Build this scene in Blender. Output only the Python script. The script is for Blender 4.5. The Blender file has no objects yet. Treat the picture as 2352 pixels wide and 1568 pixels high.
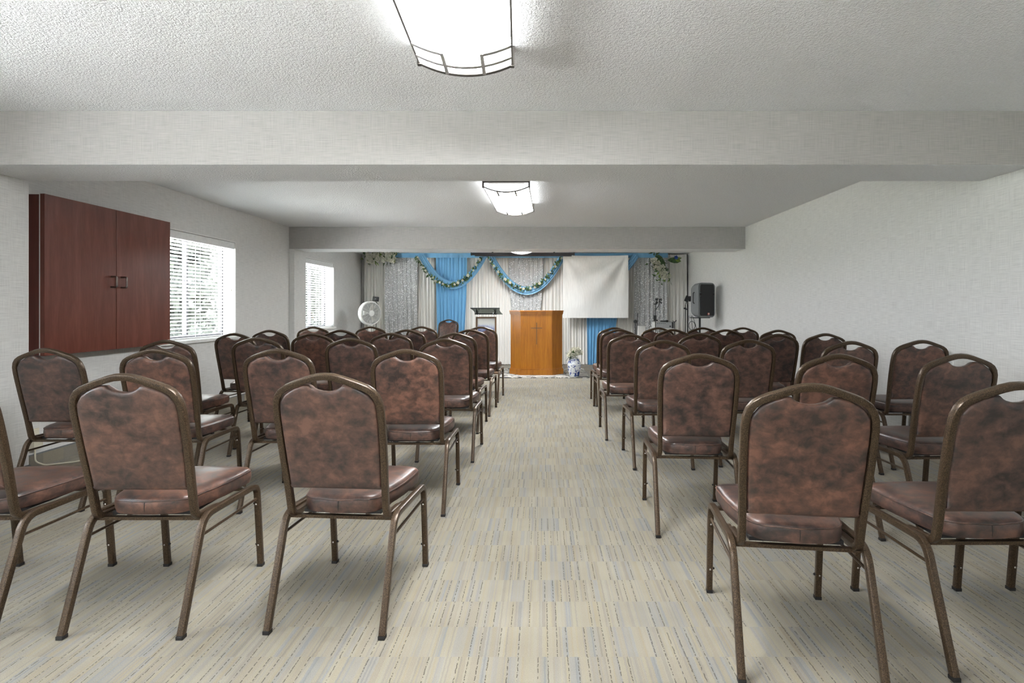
import bpy, bmesh, math, random
from mathutils import Vector, Matrix, Euler
from math import sin, cos, pi, radians, sqrt

random.seed(7)
SC = bpy.context.scene
COL = SC.collection

# ------------------------------------------------------------------ camera
F_PX, CAM_H = 1220.0, 1.2
cam_d = bpy.data.cameras.new('camera')
cam = bpy.data.objects.new('camera', cam_d)
COL.objects.link(cam)
cam.location = (0, 0, CAM_H)
cam.rotation_euler = (pi / 2, 0, 0)
cam_d.sensor_width = 36.0
cam_d.lens = F_PX / 2352 * 36.0
cam_d.shift_x = (1176 - 1245) / 2352
cam_d.shift_y = -(784 - 706) / 2352
cam_d.clip_start = 0.05
cam_d.clip_end = 200
SC.camera = cam

# ------------------------------------------------------------------ world, exposure
SKY = 11.0
LAMP = 38.0
SUN = 150.0
w = bpy.data.worlds.new('World'); SC.world = w
w.use_nodes = True
bg = w.node_tree.nodes['Background']
bg.inputs[0].default_value = (0.84, 0.92, 1.0, 1)
bg.inputs[1].default_value = SKY
sun_d = bpy.data.lights.new('sun', 'SUN'); sun_d.energy = SUN; sun_d.angle = radians(1.0); sun_d.color = (1.0, 1.0, 1.0)
sun = bpy.data.objects.new('sun', sun_d); COL.objects.link(sun)
# high sun running along the window wall: it lights the added bounce ground and trees outside, not the floor inside
sun.rotation_euler = Vector((.02, .45, .89)).to_track_quat('Z', 'Y').to_euler()
SC.view_settings.view_transform = 'Standard'
SC.view_settings.look = 'None'
SC.view_settings.exposure = 0.56
SC.view_settings.gamma = 1.0
SC.view_settings.use_curve_mapping = False
SC.cycles.use_denoising = True
SC.cycles.max_bounces = 8
SC.cycles.diffuse_bounces = 5
SC.cycles.glossy_bounces = 3
SC.cycles.adaptive_threshold = .03
SC.cycles.caustics_reflective = False
SC.cycles.caustics_refractive = False
SC.cycles.sample_clamp_indirect = 60.0

# ------------------------------------------------------------------ material helpers
def new_mat(name):
    m = bpy.data.materials.new(name); m.use_nodes = True
    nt = m.node_tree
    return m, nt, nt.nodes['Principled BSDF']

def N(nt, typ, **kw):
    n = nt.nodes.new(typ)
    for k, v in kw.items():
        setattr(n, k, v)
    return n

def mathn(nt, op, a, b=None, c=None):
    n = nt.nodes.new('ShaderNodeMath'); n.operation = op
    for i, v in enumerate((a, b, c)):
        if v is None: continue
        if isinstance(v, (int, float)): n.inputs[i].default_value = v
        else: nt.links.new(v, n.inputs[i])
    return n.outputs[0]

def ramp(nt, fac, stops, interp='LINEAR'):
    n = nt.nodes.new('ShaderNodeValToRGB')
    n.color_ramp.interpolation = interp
    el = n.color_ramp.elements
    while len(el) > 1: el.remove(el[-1])
    el[0].position = stops[0][0]; el[0].color = (*stops[0][1], 1)
    for p, c in stops[1:]:
        e = el.new(p); e.color = (*c, 1)
    nt.links.new(fac, n.inputs[0])
    return n.outputs[0]

def noise(nt, vec, scale, detail=3, rough=.55, dist=0.0):
    n = nt.nodes.new('ShaderNodeTexNoise')
    n.inputs['Scale'].default_value = scale
    n.inputs['Detail'].default_value = detail
    n.inputs['Roughness'].default_value = rough
    n.inputs['Distortion'].default_value = dist
    if vec is not None: nt.links.new(vec, n.inputs['Vector'])
    return n.outputs[0]

def mapping(nt, vec, scale=(1, 1, 1), loc=(0, 0, 0), rot=(0, 0, 0)):
    n = nt.nodes.new('ShaderNodeMapping')
    n.inputs['Scale'].default_value = scale
    n.inputs['Location'].default_value = loc
    n.inputs['Rotation'].default_value = rot
    nt.links.new(vec, n.inputs['Vector'])
    return n.outputs[0]

def objco(nt):
    return nt.nodes.new('ShaderNodeTexCoord').outputs['Object']

def geopos(nt):
    return nt.nodes.new('ShaderNodeNewGeometry').outputs['Position']

def bump(nt, bsdf, h, strength, dist=.002):
    n = nt.nodes.new('ShaderNodeBump')
    n.inputs['Strength'].default_value = strength
    n.inputs['Distance'].default_value = dist
    nt.links.new(h, n.inputs['Height'])
    nt.links.new(n.outputs[0], bsdf.inputs['Normal'])

def mixc(nt, fac, a, b, mode='MIX'):
    n = nt.nodes.new('ShaderNodeMix'); n.data_type = 'RGBA'; n.blend_type = mode
    if isinstance(fac, (int, float)): n.inputs[0].default_value = fac
    else: nt.links.new(fac, n.inputs[0])
    for i, v in ((6, a), (7, b)):
        if isinstance(v, tuple): n.inputs[i].default_value = (*v, 1)
        else: nt.links.new(v, n.inputs[i])
    return n.outputs[2]

def plain(name, col, rough=.5, metal=0.0, spec=.5, var=0.05, scale=40):
    m, nt, b = new_mat(name)
    f = noise(nt, objco(nt), scale, 2)
    c = ramp(nt, f, [(.3, tuple(x * (1 - var) for x in col)), (.7, tuple(min(1, x * (1 + var)) for x in col))])
    nt.links.new(c, b.inputs['Base Color'])
    b.inputs['Roughness'].default_value = rough
    b.inputs['Metallic'].default_value = metal
    b.inputs['Specular IOR Level'].default_value = spec
    return m

def sep(nt, vec):
    n = nt.nodes.new('ShaderNodeSeparateXYZ'); nt.links.new(vec, n.inputs[0]); return n.outputs
def comb(nt, x, y, z=0.0):
    n = nt.nodes.new('ShaderNodeCombineXYZ')
    for i, v in enumerate((x, y, z)):
        if isinstance(v, (int, float)): n.inputs[i].default_value = v
        else: nt.links.new(v, n.inputs[i])
    return n.outputs[0]
def white(nt, vec):
    n = nt.nodes.new('ShaderNodeTexWhiteNoise'); n.noise_dimensions = '3D'
    nt.links.new(vec, n.inputs['Vector']); return n.outputs['Value']

# --- wallpaper: woven linen look
def wallpaper(name, col):
    m, nt, b = new_mat(name)
    p = geopos(nt); s = sep(nt, p)
    h = mathn(nt, 'ADD', s[0], s[1])
    v1 = comb(nt, mathn(nt, 'MULTIPLY', h, 9.0), mathn(nt, 'MULTIPLY', s[2], 260.0))
    v2 = comb(nt, mathn(nt, 'MULTIPLY', h, 260.0), mathn(nt, 'MULTIPLY', s[2], 7.0))
    n1 = noise(nt, v1, 1.0, 3); n2 = noise(nt, v2, 1.0, 3)
    f = mathn(nt, 'ADD', mathn(nt, 'MULTIPLY', n1, .62), mathn(nt, 'MULTIPLY', n2, .38))
    c = ramp(nt, f, [(.36, tuple(x * .84 for x in col)), (.5, col), (.64, tuple(min(1, x * 1.12) for x in col))])
    nt.links.new(c, b.inputs['Base Color'])
    b.inputs['Roughness'].default_value = .75
    b.inputs['Specular IOR Level'].default_value = .25
    bump(nt, b, f, .25, .001)
    return m

def popcorn(name, col, strength=.9):
    m, nt, b = new_mat(name)
    p = geopos(nt)
    n1 = noise(nt, p, 70, 4, .6)
    n2 = noise(nt, p, 150, 2, .5)
    h = mathn(nt, 'ADD', mathn(nt, 'MULTIPLY', n1, .7), mathn(nt, 'MULTIPLY', n2, .4))
    r = ramp(nt, h, [(.42, (0, 0, 0)), (.66, (1, 1, 1))])
    c = ramp(nt, h, [(.4, tuple(x * .93 for x in col)), (.62, col)])
    nt.links.new(c, b.inputs['Base Color'])
    b.inputs['Roughness'].default_value = .9
    b.inputs['Specular IOR Level'].default_value = .1
    bump(nt, b, r, strength, .006)
    return m

def carpet_mat(name='carpet'):
    m, nt, b = new_mat(name)
    p = geopos(nt); s = sep(nt, p)
    rowf = mathn(nt, 'DIVIDE', mathn(nt, 'ADD', s[1], .061), .1715)
    row = mathn(nt, 'FLOOR', rowf)
    wob = mathn(nt, 'MULTIPLY', mathn(nt, 'SUBTRACT', noise(nt, mapping(nt, p, (1, 1, 1)), 60, 2), .5), .006)
    x = mathn(nt, 'ADD', s[0], wob)
    # wide colour blocks
    xa = mathn(nt, 'FLOOR', mathn(nt, 'DIVIDE', x, .0185))
    ra = white(nt, comb(nt, xa, row, 1.3))
    ca = ramp(nt, ra, [(0, (.56, .50, .39)), (.22, (.52, .46, .36)), (.40, (.46, .45, .43)), (.55, (.58, .53, .42)),
                       (.70, (.42, .44, .45)), (.80, (.60, .54, .42)), (.93, (.47, .41, .31))], 'CONSTANT')
    # narrow yarns
    xb = mathn(nt, 'FLOOR', mathn(nt, 'DIVIDE', x, .0062))
    rb = white(nt, comb(nt, xb, row, 7.7))
    cb = ramp(nt, rb, [(0, (.58, .52, .41)), (.34, (.60, .53, .38)), (.50, (.48, .46, .43)), (.66, (.60, .55, .45)),
                       (.82, (.60, .50, .32)), (.90, (.40, .38, .34))], 'CONSTANT')
    c = mixc(nt, .45, ca, cb)
    # occasional dark stitched lines between yarns
    xl = mathn(nt, 'DIVIDE', mathn(nt, 'ADD', x, mathn(nt, 'MULTIPLY', white(nt, comb(nt, row, 3.1, 0)), .05)), .034)
    fl = mathn(nt, 'FRACT', xl)
    rl = white(nt, comb(nt, mathn(nt, 'FLOOR', xl), row, 4.4))
    line = mathn(nt, 'MULTIPLY', mathn(nt, 'LESS_THAN', fl, .10), mathn(nt, 'GREATER_THAN', rl, .35))
    brk = mathn(nt, 'GREATER_THAN', noise(nt, mapping(nt, p, (40, 90, 1)), 1.0, 2), .47)
    line = mathn(nt, 'MULTIPLY', line, brk)
    c = mixc(nt, mathn(nt, 'MULTIPLY', line, .78), c, (.12, .10, .07))
    # fibre and wear
    fib = noise(nt, p, 420, 2, .7)
    c = mixc(nt, 1.0, c, ramp(nt, fib, [(.3, (.78, .78, .78)), (.7, (1.08, 1.08, 1.08))]), 'MULTIPLY')
    wear = noise(nt, p, 2.3, 3)
    c = mixc(nt, 1.0, c, ramp(nt, wear, [(.35, (.90, .895, .88)), (.65, (1.04, 1.04, 1.04))]), 'MULTIPLY')
    c = mixc(nt, 1.0, c, (.54, .54, .545), 'MULTIPLY')
    nt.links.new(c, b.inputs['Base Color'])
    b.inputs['Roughness'].default_value = .95
    b.inputs['Specular IOR Level'].default_value = .05
    b.inputs['Sheen Weight'].default_value = .15
    hh = mathn(nt, 'SUBTRACT', fib, mathn(nt, 'MULTIPLY', line, .9))
    bump(nt, b, hh, .55, .004)
    return m

def leather_mat():
    m, nt, b = new_mat('mottled_brown_vinyl')
    o = objco(nt)
    rnd = nt.nodes.new('ShaderNodeObjectInfo').outputs['Random']
    vm = nt.nodes.new('ShaderNodeVectorMath'); vm.operation = 'ADD'
    nt.links.new(o, vm.inputs[0])
    nt.links.new(comb(nt, mathn(nt, 'MULTIPLY', rnd, 37.0), mathn(nt, 'MULTIPLY', rnd, 91.0), mathn(nt, 'MULTIPLY', rnd, 53.0)), vm.inputs[1])
    v = vm.outputs[0]
    n1 = noise(nt, mapping(nt, v, (1, 1, 1.3)), 22, 5, .62, .3)
    n2 = noise(nt, mapping(nt, v, (1, 1, 1.5)), 5, 3, .5)
    f = mathn(nt, 'ADD', mathn(nt, 'MULTIPLY', n1, .65), mathn(nt, 'MULTIPLY', n2, .35))
    c = ramp(nt, f, [(.38, (.034, .025, .023)), (.46, (.066, .041, .034)), (.54, (.110, .060, .045)), (.62, (.165, .086, .062))])
    tone = ramp(nt, rnd, [(0, (.80, .82, .86)), (.5, (1, 1, 1)), (1, (1.12, 1.02, .95))])
    c = mixc(nt, 1.0, c, tone, 'MULTIPLY')
    nt.links.new(c, b.inputs['Base Color'])
    rr = ramp(nt, n1, [(.3, (.30, .30, .30)), (.7, (.42, .42, .42))])
    nt.links.new(rr, b.inputs['Roughness'])
    b.inputs['Specular IOR Level'].default_value = .55
    g = noise(nt, o, 260, 2)
    cr = noise(nt, mapping(nt, v, (1, 1, 2.2)), 26, 3, .6, 1.2)
    bump(nt, b, mathn(nt, 'ADD', mathn(nt, 'MULTIPLY', g, .35), cr), .14, .003)
    return m

def bronze_mat():
    m, nt, b = new_mat('hammered_bronze_paint')
    o = objco(nt)
    n1 = noise(nt, o, 330, 2, .5)
    c = ramp(nt, n1, [(.38, (.038, .024, .014)), (.55, (.080, .052, .030)), (.70, (.125, .084, .050))])
    nt.links.new(c, b.inputs['Base Color'])
    b.inputs['Metallic'].default_value = .35
    b.inputs['Roughness'].default_value = .28
    bump(nt, b, n1, .35, .0015)
    return m

def wood_mat(name, dark, mid, light, scale=(14, 14, 1.1), rough=.35):
    m, nt, b = new_mat(name)
    o = objco(nt)
    n1 = noise(nt, mapping(nt, o, scale), 1.6, 5, .6, .8)
    n2 = noise(nt, mapping(nt, o, tuple(s * 5 for s in scale)), 2.2, 3, .6)
    f = mathn(nt, 'ADD', mathn(nt, 'MULTIPLY', n1, .7), mathn(nt, 'MULTIPLY', n2, .3))
    c = ramp(nt, f, [(.34, dark), (.5, mid), (.66, light)])
    nt.links.new(c, b.inputs['Base Color'])
    b.inputs['Roughness'].default_value = rough
    bump(nt, b, n2, .06, .001)
    return m

def cloth_mat(name, col, rough=.8, trans=.0, sheen=.2, scale=500):
    m, nt, b = new_mat(name)
    o = objco(nt)
    n1 = noise(nt, mapping(nt, o, (1, 1, .08)), 55, 3)
    c = ramp(nt, n1, [(.3, tuple(x * .93 for x in col)), (.7, tuple(min(1, x * 1.04) for x in col))])
    nt.links.new(c, b.inputs['Base Color'])
    b.inputs['Roughness'].default_value = rough
    b.inputs['Sheen Weight'].default_value = sheen
    b.inputs['Specular IOR Level'].default_value = .3
    bump(nt, b, noise(nt, o, scale, 1), .08, .001)
    return m

M = {}
M['wall'] = wallpaper('grey_linen_wallpaper', (.71, .71, .695))
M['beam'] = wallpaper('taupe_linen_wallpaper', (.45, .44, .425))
M['ceil'] = popcorn('textured_white_ceiling', (.90, .91, .92), .8)
M['carpet'] = carpet_mat()
M['leather'] = leather_mat()
M['bronze'] = bronze_mat()
M['black_rubber'] = plain('black_rubber', (.015, .014, .014), .6)
M['black_plastic'] = plain('black_plastic', (.02, .021, .022), .42)
M['grey_plastic'] = plain('dark_grey_plastic', (.17, .18, .185), .5)
M['white_plastic'] = plain('white_plastic', (.78, .79, .77), .4)
M['blade_grey'] = plain('grey_blade', (.34, .35, .35), .4)
M['cream_plastic'] = plain('cream_plastic', (.72, .68, .55), .45)
M['white_paint'] = plain('white_paint', (.82, .82, .80), .5)
M['slat'] = plain('white_blind_slat', (.84, .85, .84), .45)
M['dark_frame'] = plain('dark_bronze_window_frame', (.055, .05, .055), .4, .3)
M['fixture_metal'] = plain('dark_bronze_fixture', (.11, .10, .09), .4, .5)
M['strap'] = plain('glare_paled_strap', (.42, .41, .40), .45)  # dark bronze straps; the lamp glare is put into this paler colour
M['chrome'] = plain('chrome', (.75, .75, .75), .18, 1.0)
M['nickel'] = plain('dark_nickel_pull', (.20, .17, .15), .3, .9)
M['cherry'] = wood_mat('cherry_laminate', (.125, .034, .022), (.160, .047, .031), (.200, .066, .045), (9, 9, .9), .30)
M['cherry_dark'] = wood_mat('cherry_edge', (.085, .016, .010), (.11, .022, .013), (.14, .03, .018), (9, 9, .9), .3)
M['oak'] = wood_mat('honey_oak', (.32, .105, .006), (.44, .160, .010), (.54, .220, .018), (12, 12, .8), .28)
M['dark_wood'] = wood_mat('walnut_frame', (.10, .055, .028), (.15, .085, .045), (.19, .11, .06), (12, 12, 1), .4)
M['white_cloth'] = cloth_mat('ivory_drape', (.80, .79, .75))
M['banner_cloth'] = cloth_mat('white_banner', (.80, .81, .79), scale=300)
M['blue_cloth'] = cloth_mat('sky_blue_drape', (.17, .43, .70), .6)
M['blue_satin'] = cloth_mat('blue_satin_swag', (.20, .45, .70), .38)
M['sequin_cloth'] = cloth_mat('silver_mesh', (.50, .51, .51), .45)
M['sequin'] = plain('sparkle_white_sequin', (.97, .97, .98), .3, .0)  # sparkle put into the colour: flat white in place of reflective silver
M['leaf'] = plain('green_leaf', (.055, .115, .035), .5, var=.5, scale=25)
M['leaf_light'] = plain('light_green_leaf', (.16, .25, .04), .5, var=.4, scale=25)
M['petal'] = plain('ivory_petal', (.80, .79, .68), .6)
M['petal_blue'] = plain('blue_petal', (.05, .12, .50), .5)
M['screen_black'] = plain('matte_black_case', (.018, .018, .022), .5)
M['cable'] = plain('black_cable', (.02, .02, .02), .5)
M['bark'] = plain('tree_bark', (.14, .10, .07), .9, var=.4, scale=12)
M['tree_leaf'] = plain('tree_foliage', (.016, .021, .012), .7, var=.5, scale=3)
M['grass'] = plain('lawn', (.16, .18, .12), .95, var=.4, scale=3)

def emit_mat(name, col, st):
    m, nt, b = new_mat(name)
    b.inputs['Base Color'].default_value = (.9, .9, .9, 1)
    b.inputs['Emission Color'].default_value = (*col, 1)
    b.inputs['Emission Strength'].default_value = st
    return m
M['lamp'] = emit_mat('lit_diffuser', (.98, .99, 1.0), LAMP)
M['lamp_end'] = emit_mat('lit_end_lens', (.98, .99, 1.0), LAMP * .14)   # beyond the tubes the lens glows weaker

def glass_mat():
    m = bpy.data.materials.new('window_glass'); m.use_nodes = True
    nt = m.node_tree; nt.nodes.clear()
    out = N(nt, 'ShaderNodeOutputMaterial'); mx = N(nt, 'ShaderNodeMixShader')
    t = N(nt, 'ShaderNodeBsdfTransparent'); g = N(nt, 'ShaderNodeBsdfGlossy')
    t.inputs[0].default_value = (.96, .965, .965, 1); g.inputs['Roughness'].default_value = .02
    mx.inputs[0].default_value = .05
    nt.links.new(t.outputs[0], mx.inputs[1]); nt.links.new(g.outputs[0], mx.inputs[2])
    nt.links.new(mx.outputs[0], out.inputs[0])
    return m
M['glass'] = glass_mat()

def smoked_mat():
    m = bpy.data.materials.new('smoked_acrylic'); m.use_nodes = True
    nt = m.node_tree; nt.nodes.clear()
    out = N(nt, 'ShaderNodeOutputMaterial'); mx = N(nt, 'ShaderNodeMixShader'); mx.inputs[0].default_value = .55
    t = N(nt, 'ShaderNodeBsdfTransparent'); t.inputs[0].default_value = (.62, .68, .64, 1)
    p = N(nt, 'ShaderNodeBsdfPrincipled'); p.inputs['Base Color'].default_value = (.055, .065, .06, 1); p.inputs['Roughness'].default_value = .15
    nt.links.new(t.outputs[0], mx.inputs[1]); nt.links.new(p.outputs[0], mx.inputs[2]); nt.links.new(mx.outputs[0], out.inputs[0])
    return m
M['smoked'] = smoked_mat()

def porcelain_mat():
    m, nt, b = new_mat('blue_white_porcelain')
    o = objco(nt)
    n1 = noise(nt, o, 22, 4, .6, 1.0); n2 = noise(nt, o, 7, 2)
    f = mathn(nt, 'ADD', mathn(nt, 'MULTIPLY', n1, .7), mathn(nt, 'MULTIPLY', n2, .3))
    c = ramp(nt, f, [(.0, (.82, .85, .88)), (.51, (.80, .84, .88)), (.545, (.10, .16, .42)), (.60, (.04, .07, .28))])
    nt.links.new(c, b.inputs['Base Color']); b.inputs['Roughness'].default_value = .12
    return m
M['porcelain'] = porcelain_mat()

def rug_mat():
    m, nt, b = new_mat('abstract_rug')
    p = geopos(nt)
    n1 = noise(nt, mapping(nt, p, (1.3, 2.6, 1), rot=(0, 0, .2)), 1.5, 4, .6, 1.5)
    c = ramp(nt, n1, [(.36, (.02, .02, .022)), (.42, (.04, .04, .04)), (.445, (.66, .65, .60)), (.49, (.60, .59, .55)), (.515, (.04, .04, .04)), (.54, (.05, .05, .05)), (.56, (.66, .65, .61)), (.64, (.55, .54, .50)), (.7, (.03, .03, .03))])
    nt.links.new(c, b.inputs['Base Color']); b.inputs['Roughness'].default_value = .95
    bump(nt, b, noise(nt, p, 300, 2), .4, .004)
    return m
M['rug'] = rug_mat()

def poster_mat():
    m, nt, b = new_mat('landscape_poster')
    o = objco(nt); s = sep(nt, o)
    n1 = noise(nt, mapping(nt, o, (1, 1, 1)), 9, 4, .6)
    hill = mathn(nt, 'ADD', mathn(nt, 'SUBTRACT', mathn(nt, 'MULTIPLY', s[2], 5.0), 1.45), mathn(nt, 'MULTIPLY', n1, .8))
    c = ramp(nt, hill, [(.10, (.14, .17, .32)), (.32, (.30, .33, .50)), (.5, (.42, .47, .62)), (.62, (.70, .74, .78)), (.8, (.78, .80, .78))])
    nt.links.new(c, b.inputs['Base Color']); b.inputs['Roughness'].default_value = .35
    return m
M['poster'] = poster_mat()

# ------------------------------------------------------------------ mesh helpers
def mesh_from(bm, name, smooth=False, angle=None):
    bmesh.ops.recalc_face_normals(bm, faces=bm.faces)
    me = bpy.data.meshes.new(name); bm.to_mesh(me); bm.free()
    if smooth:
        for p in me.polygons: p.use_smooth = True
        if angle is not None:
            me.set_sharp_from_angle(angle=radians(angle))
    return me

def obj(name, me, mat=None, parent=None, loc=None, rot=None):
    if isinstance(me, bmesh.types.BMesh): me = mesh_from(me, name)
    o = bpy.data.objects.new(name, me); COL.objects.link(o)
    if mat is not None:
        mats = mat if isinstance(mat, (list, tuple)) else [mat]
        if not me.materials:
            for k in mats: me.materials.append(M[k] if isinstance(k, str) else k)
    if parent is not None: o.parent = parent
    if loc is not None: o.location = loc
    if rot is not None: o.rotation_euler = rot
    return o

def tag(o, label, cat, group=None, kind=None):
    if label: o['label'] = label
    if cat: o['category'] = cat
    if group: o['group'] = group
    if kind: o['kind'] = kind
    return o

def thing(name, label, cat, loc=(0, 0, 0), rz=0.0, group=None):
    o = bpy.data.objects.new(name, None); COL.objects.link(o)
    o.empty_display_size = .1
    o.location = loc; o.rotation_euler = (0, 0, rz)
    return tag(o, label, cat, group)

def copy_tree(o, parent=None):
    c = o.copy(); COL.objects.link(c)
    if parent is not None: c.parent = parent
    for ch in list(o.children): copy_tree(ch, c)
    return c

def add_box(bm, x0, x1, y0, y1, z0, z1, bev=0.0, mat=0):
    vs = [bm.verts.new((x, y, z)) for x in (x0, x1) for y in (y0, y1) for z in (z0, z1)]
    idx = [(0, 1, 3, 2), (4, 6, 7, 5), (0, 4, 5, 1), (2, 3, 7, 6), (0, 2, 6, 4), (1, 5, 7, 3)]
    fs = [bm.faces.new([vs[i] for i in f]) for f in idx]
    for f in fs: f.material_index = mat
    if bev > 0:
        es = list({e for f in fs for e in f.edges})
        bmesh.ops.bevel(bm, geom=es, offset=bev, segments=2, affect='EDGES', profile=.6)
    return fs

def box(name, x0, x1, y0, y1, z0, z1, mat, parent=None, bev=0.0, loc=None, rot=None):
    bm = bmesh.new(); add_box(bm, x0, x1, y0, y1, z0, z1, bev)
    return obj(name, bm, mat, parent, loc, rot)

def fillet(pts, radii, n=6):
    """round the corners of a polyline"""
    pts = [Vector(p) for p in pts]
    out = [pts[0]]
    for i in range(1, len(pts) - 1):
        p, a, b = pts[i], pts[i - 1], pts[i + 1]
        r = radii[i - 1] if isinstance(radii, (list, tuple)) else radii
        u, v = (a - p).normalized(), (b - p).normalized()
        ang = u.angle(v)
        if r <= 0 or ang > pi - .02: out.append(p); continue
        d = min(r / math.tan(ang / 2), (a - p).length * .49, (b - p).length * .49)
        s, e = p + u * d, p + v * d
        for k in range(n + 1):
            t = k / n
            out.append((1 - t) ** 2 * s + 2 * t * (1 - t) * p + t * t * e)
    out.append(pts[-1])
    return out

def rsq(w, h, r, n=2):
    """rounded rectangle section"""
    out = []
    for cx, cy, a0 in ((w/2-r, h/2-r, 0), (-w/2+r, h/2-r, 90), (-w/2+r, -h/2+r, 180), (w/2-r, -h/2+r, 270)):
        for k in range(n + 1):
            a = radians(a0 + 90 * k / n)
            out.append((cx + r * cos(a), cy + r * sin(a)))
    return out

def circ(r, n=10):
    return [(r * cos(2*pi*k/n), r * sin(2*pi*k/n)) for k in range(n)]

def add_sweep(bm, path, sec, up=(1, 0, 0), closed=False, caps=True, scale=None):
    path = [Vector(p) for p in path]
    n = len(path)
    tang = []
    for i in range(n):
        if closed: t = path[(i + 1) % n] - path[i - 1]
        elif i == 0: t = path[1] - path[0]
        elif i == n - 1: t = path[-1] - path[-2]
        else: t = (path[i + 1] - path[i]).normalized() + (path[i] - path[i - 1]).normalized()
        tang.append(t.normalized())
    u = Vector(up); u = (u - tang[0] * u.dot(tang[0])).normalized()
    rings = []
    for i in range(n):
        if i > 0:
            q = tang[i - 1].rotation_difference(tang[i])
            u = q @ u
            u = (u - tang[i] * u.dot(tang[i])).normalized()
        v = tang[i].cross(u)
        k = 1.0 if scale is None else scale[i]
        # mitre stretch
        st = 1.0
        if 0 < i < n - 1 and not closed:
            c = (path[i + 1] - path[i]).normalized().dot((path[i] - path[i - 1]).normalized())
            st = 1.0 / max(.6, sqrt(max(.05, (1 + c) / 2)))
        rings.append([bm.verts.new(path[i] + u * (a * k * (st if abs(st-1)>1e-4 and False else 1)) + v * (b * k)) for a, b in sec])
    m = len(sec)
    for i in range(n if closed else n - 1):
        r0, r1 = rings[i], rings[(i + 1) % n]
        for j in range(m):
            bm.faces.new((r0[j], r0[(j + 1) % m], r1[(j + 1) % m], r1[j]))
    if caps and not closed:
        bm.faces.new(rings[0][::-1]); bm.faces.new(rings[-1])
    return rings

def sweep(name, path, sec, mat, parent=None, up=(1, 0, 0), closed=False, smooth=True, angle=35, loc=None, rot=None):
    bm = bmesh.new(); add_sweep(bm, path, sec, up, closed)
    return obj(name, mesh_from(bm, name, smooth, angle), mat, parent, loc, rot)

def rod(name, a, b, r, mat, parent=None, n=10):
    a, b = Vector(a), Vector(b)
    d = (b - a).normalized()
    up = (1, 0, 0) if abs(d.x) < .8 else (0, 1, 0)
    return sweep(name, [a, b], circ(r, n), mat, parent, up)

def add_lathe(bm, prof, n=28, axis='z', cx=0, cy=0):
    rings = []
    for r, z in prof:
        if r < 1e-6: rings.append([bm.verts.new((cx, cy, z))])
        else: rings.append([bm.verts.new((cx + r * cos(2*pi*k/n), cy + r * sin(2*pi*k/n), z)) for k in range(n)])
    for a, b in zip(rings, rings[1:]):
        if len(a) == 1 and len(b) == 1: continue
        for k in range(n):
            k2 = (k + 1) % n
            if len(a) == 1: bm.faces.new((a[0], b[k], b[k2]))
            elif len(b) == 1: bm.faces.new((a[k], a[k2], b[0]))
            else: bm.faces.new((a[k], a[k2], b[k2], b[k]))

def lathe(name, prof, mat, parent=None, n=28, loc=None, rot=None, angle=35):
    bm = bmesh.new(); add_lathe(bm, prof, n)
    return obj(name, mesh_from(bm, name, True, angle), mat, parent, loc, rot)

def prism(name, poly, h0, h1, mat, parent=None, bev=0.0, loc=None, rot=None, plane='xy'):
    """extrude a polygon; plane 'xy' along z, 'xz' along y, 'yz' along x"""
    bm = bmesh.new()
    def P(a, b, h): return {'xy': (a, b, h), 'xz': (a, h, b), 'yz': (h, a, b)}[plane]
    lo = [bm.verts.new(P(a, b, h0)) for a, b in poly]; hi = [bm.verts.new(P(a, b, h1)) for a, b in poly]
    n = len(poly)
    bm.faces.new(lo[::-1]); bm.faces.new(hi)
    for k in range(n): bm.faces.new((lo[k], lo[(k+1) % n], hi[(k+1) % n], hi[k]))
    if bev > 0:
        bmesh.ops.bevel(bm, geom=list(bm.edges), offset=bev, segments=2, affect='EDGES')
    return obj(name, bm, mat, parent, loc, rot)

# ------------------------------------------------------------------ room shell
XL, XR, CZ = -3.82, 3.07, 2.416
YB, YE = -2.8, 11.27
B1 = (3.29, 3.72); B2 = (8.02, 8.47); BZ = 2.085
PIER1, PIER2 = -3.595, -3.74
WIN = [(5.26, 6.63), (8.50, 9.75), (.10, 1.47), (-2.20, -.83)]   # the last two, unseen beside and behind the camera, are added for fill daylight
WZ = (.835, 2.02)
WZS = [WZ, WZ, WZ, WZ]
T = .22

def struct(o): o['kind'] = 'structure'; return o
struct(box('floor', XL - T, XR + T, YB - T, YE + T, -.12, 0, 'carpet'))
struct(box('ceiling', XL - T, XR + T, YB - T, YE + T, CZ, CZ + .15, 'ceil'))
CZF = 2.33   # the ceiling beyond the far beam is a little lower
struct(box('ceiling_far', XL, XR, B2[1] - .01, YE, CZF, CZ, 'ceil'))
struct(box('wall_right', XR, XR + T, YB - T, YE + T, 0, CZ, 'wall'))
struct(box('wall_back', XL - T, XR + T, YE, YE + T, 0, CZ, 'wall'))
struct(box('wall_rear', XL - T, XR + T, YB - T, YB, 0, CZ, 'wall'))
bm = bmesh.new()
ys = [YB - T] + sorted(v for p in WIN for v in p) + [YE + T]
for i in range(0, len(ys), 2): add_box(bm, XL - T, XL, ys[i], ys[i + 1], 0, CZ)
for (a, b), wz in zip(WIN, WZS):
    add_box(bm, XL - T, XL, a, b, 0, wz[0]); add_box(bm, XL - T, XL, a, b, wz[1], CZ)
struct(obj('wall_left', bm, 'wall'))
# beams with wallpapered faces and textured underside; piers where they meet the left wall
for nm, (y0, y1) in (('ceiling_beam', B1), ('ceiling_beam', B2)):
    bm = bmesh.new()
    for f in add_box(bm, XL, XR, y0, y1, BZ, CZ):
        if abs(f.calc_center_median().z - BZ) < 1e-4: f.material_index = 1
    struct(obj(nm, bm, ['beam', 'ceil']))
struct(box('wall_pier', XL, PIER1, B1[0], B1[1], 0, BZ, 'wall'))
struct(box('wall_pier', XL, PIER2, B2[0], B2[1] - .06, 0, BZ, 'wall'))

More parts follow.
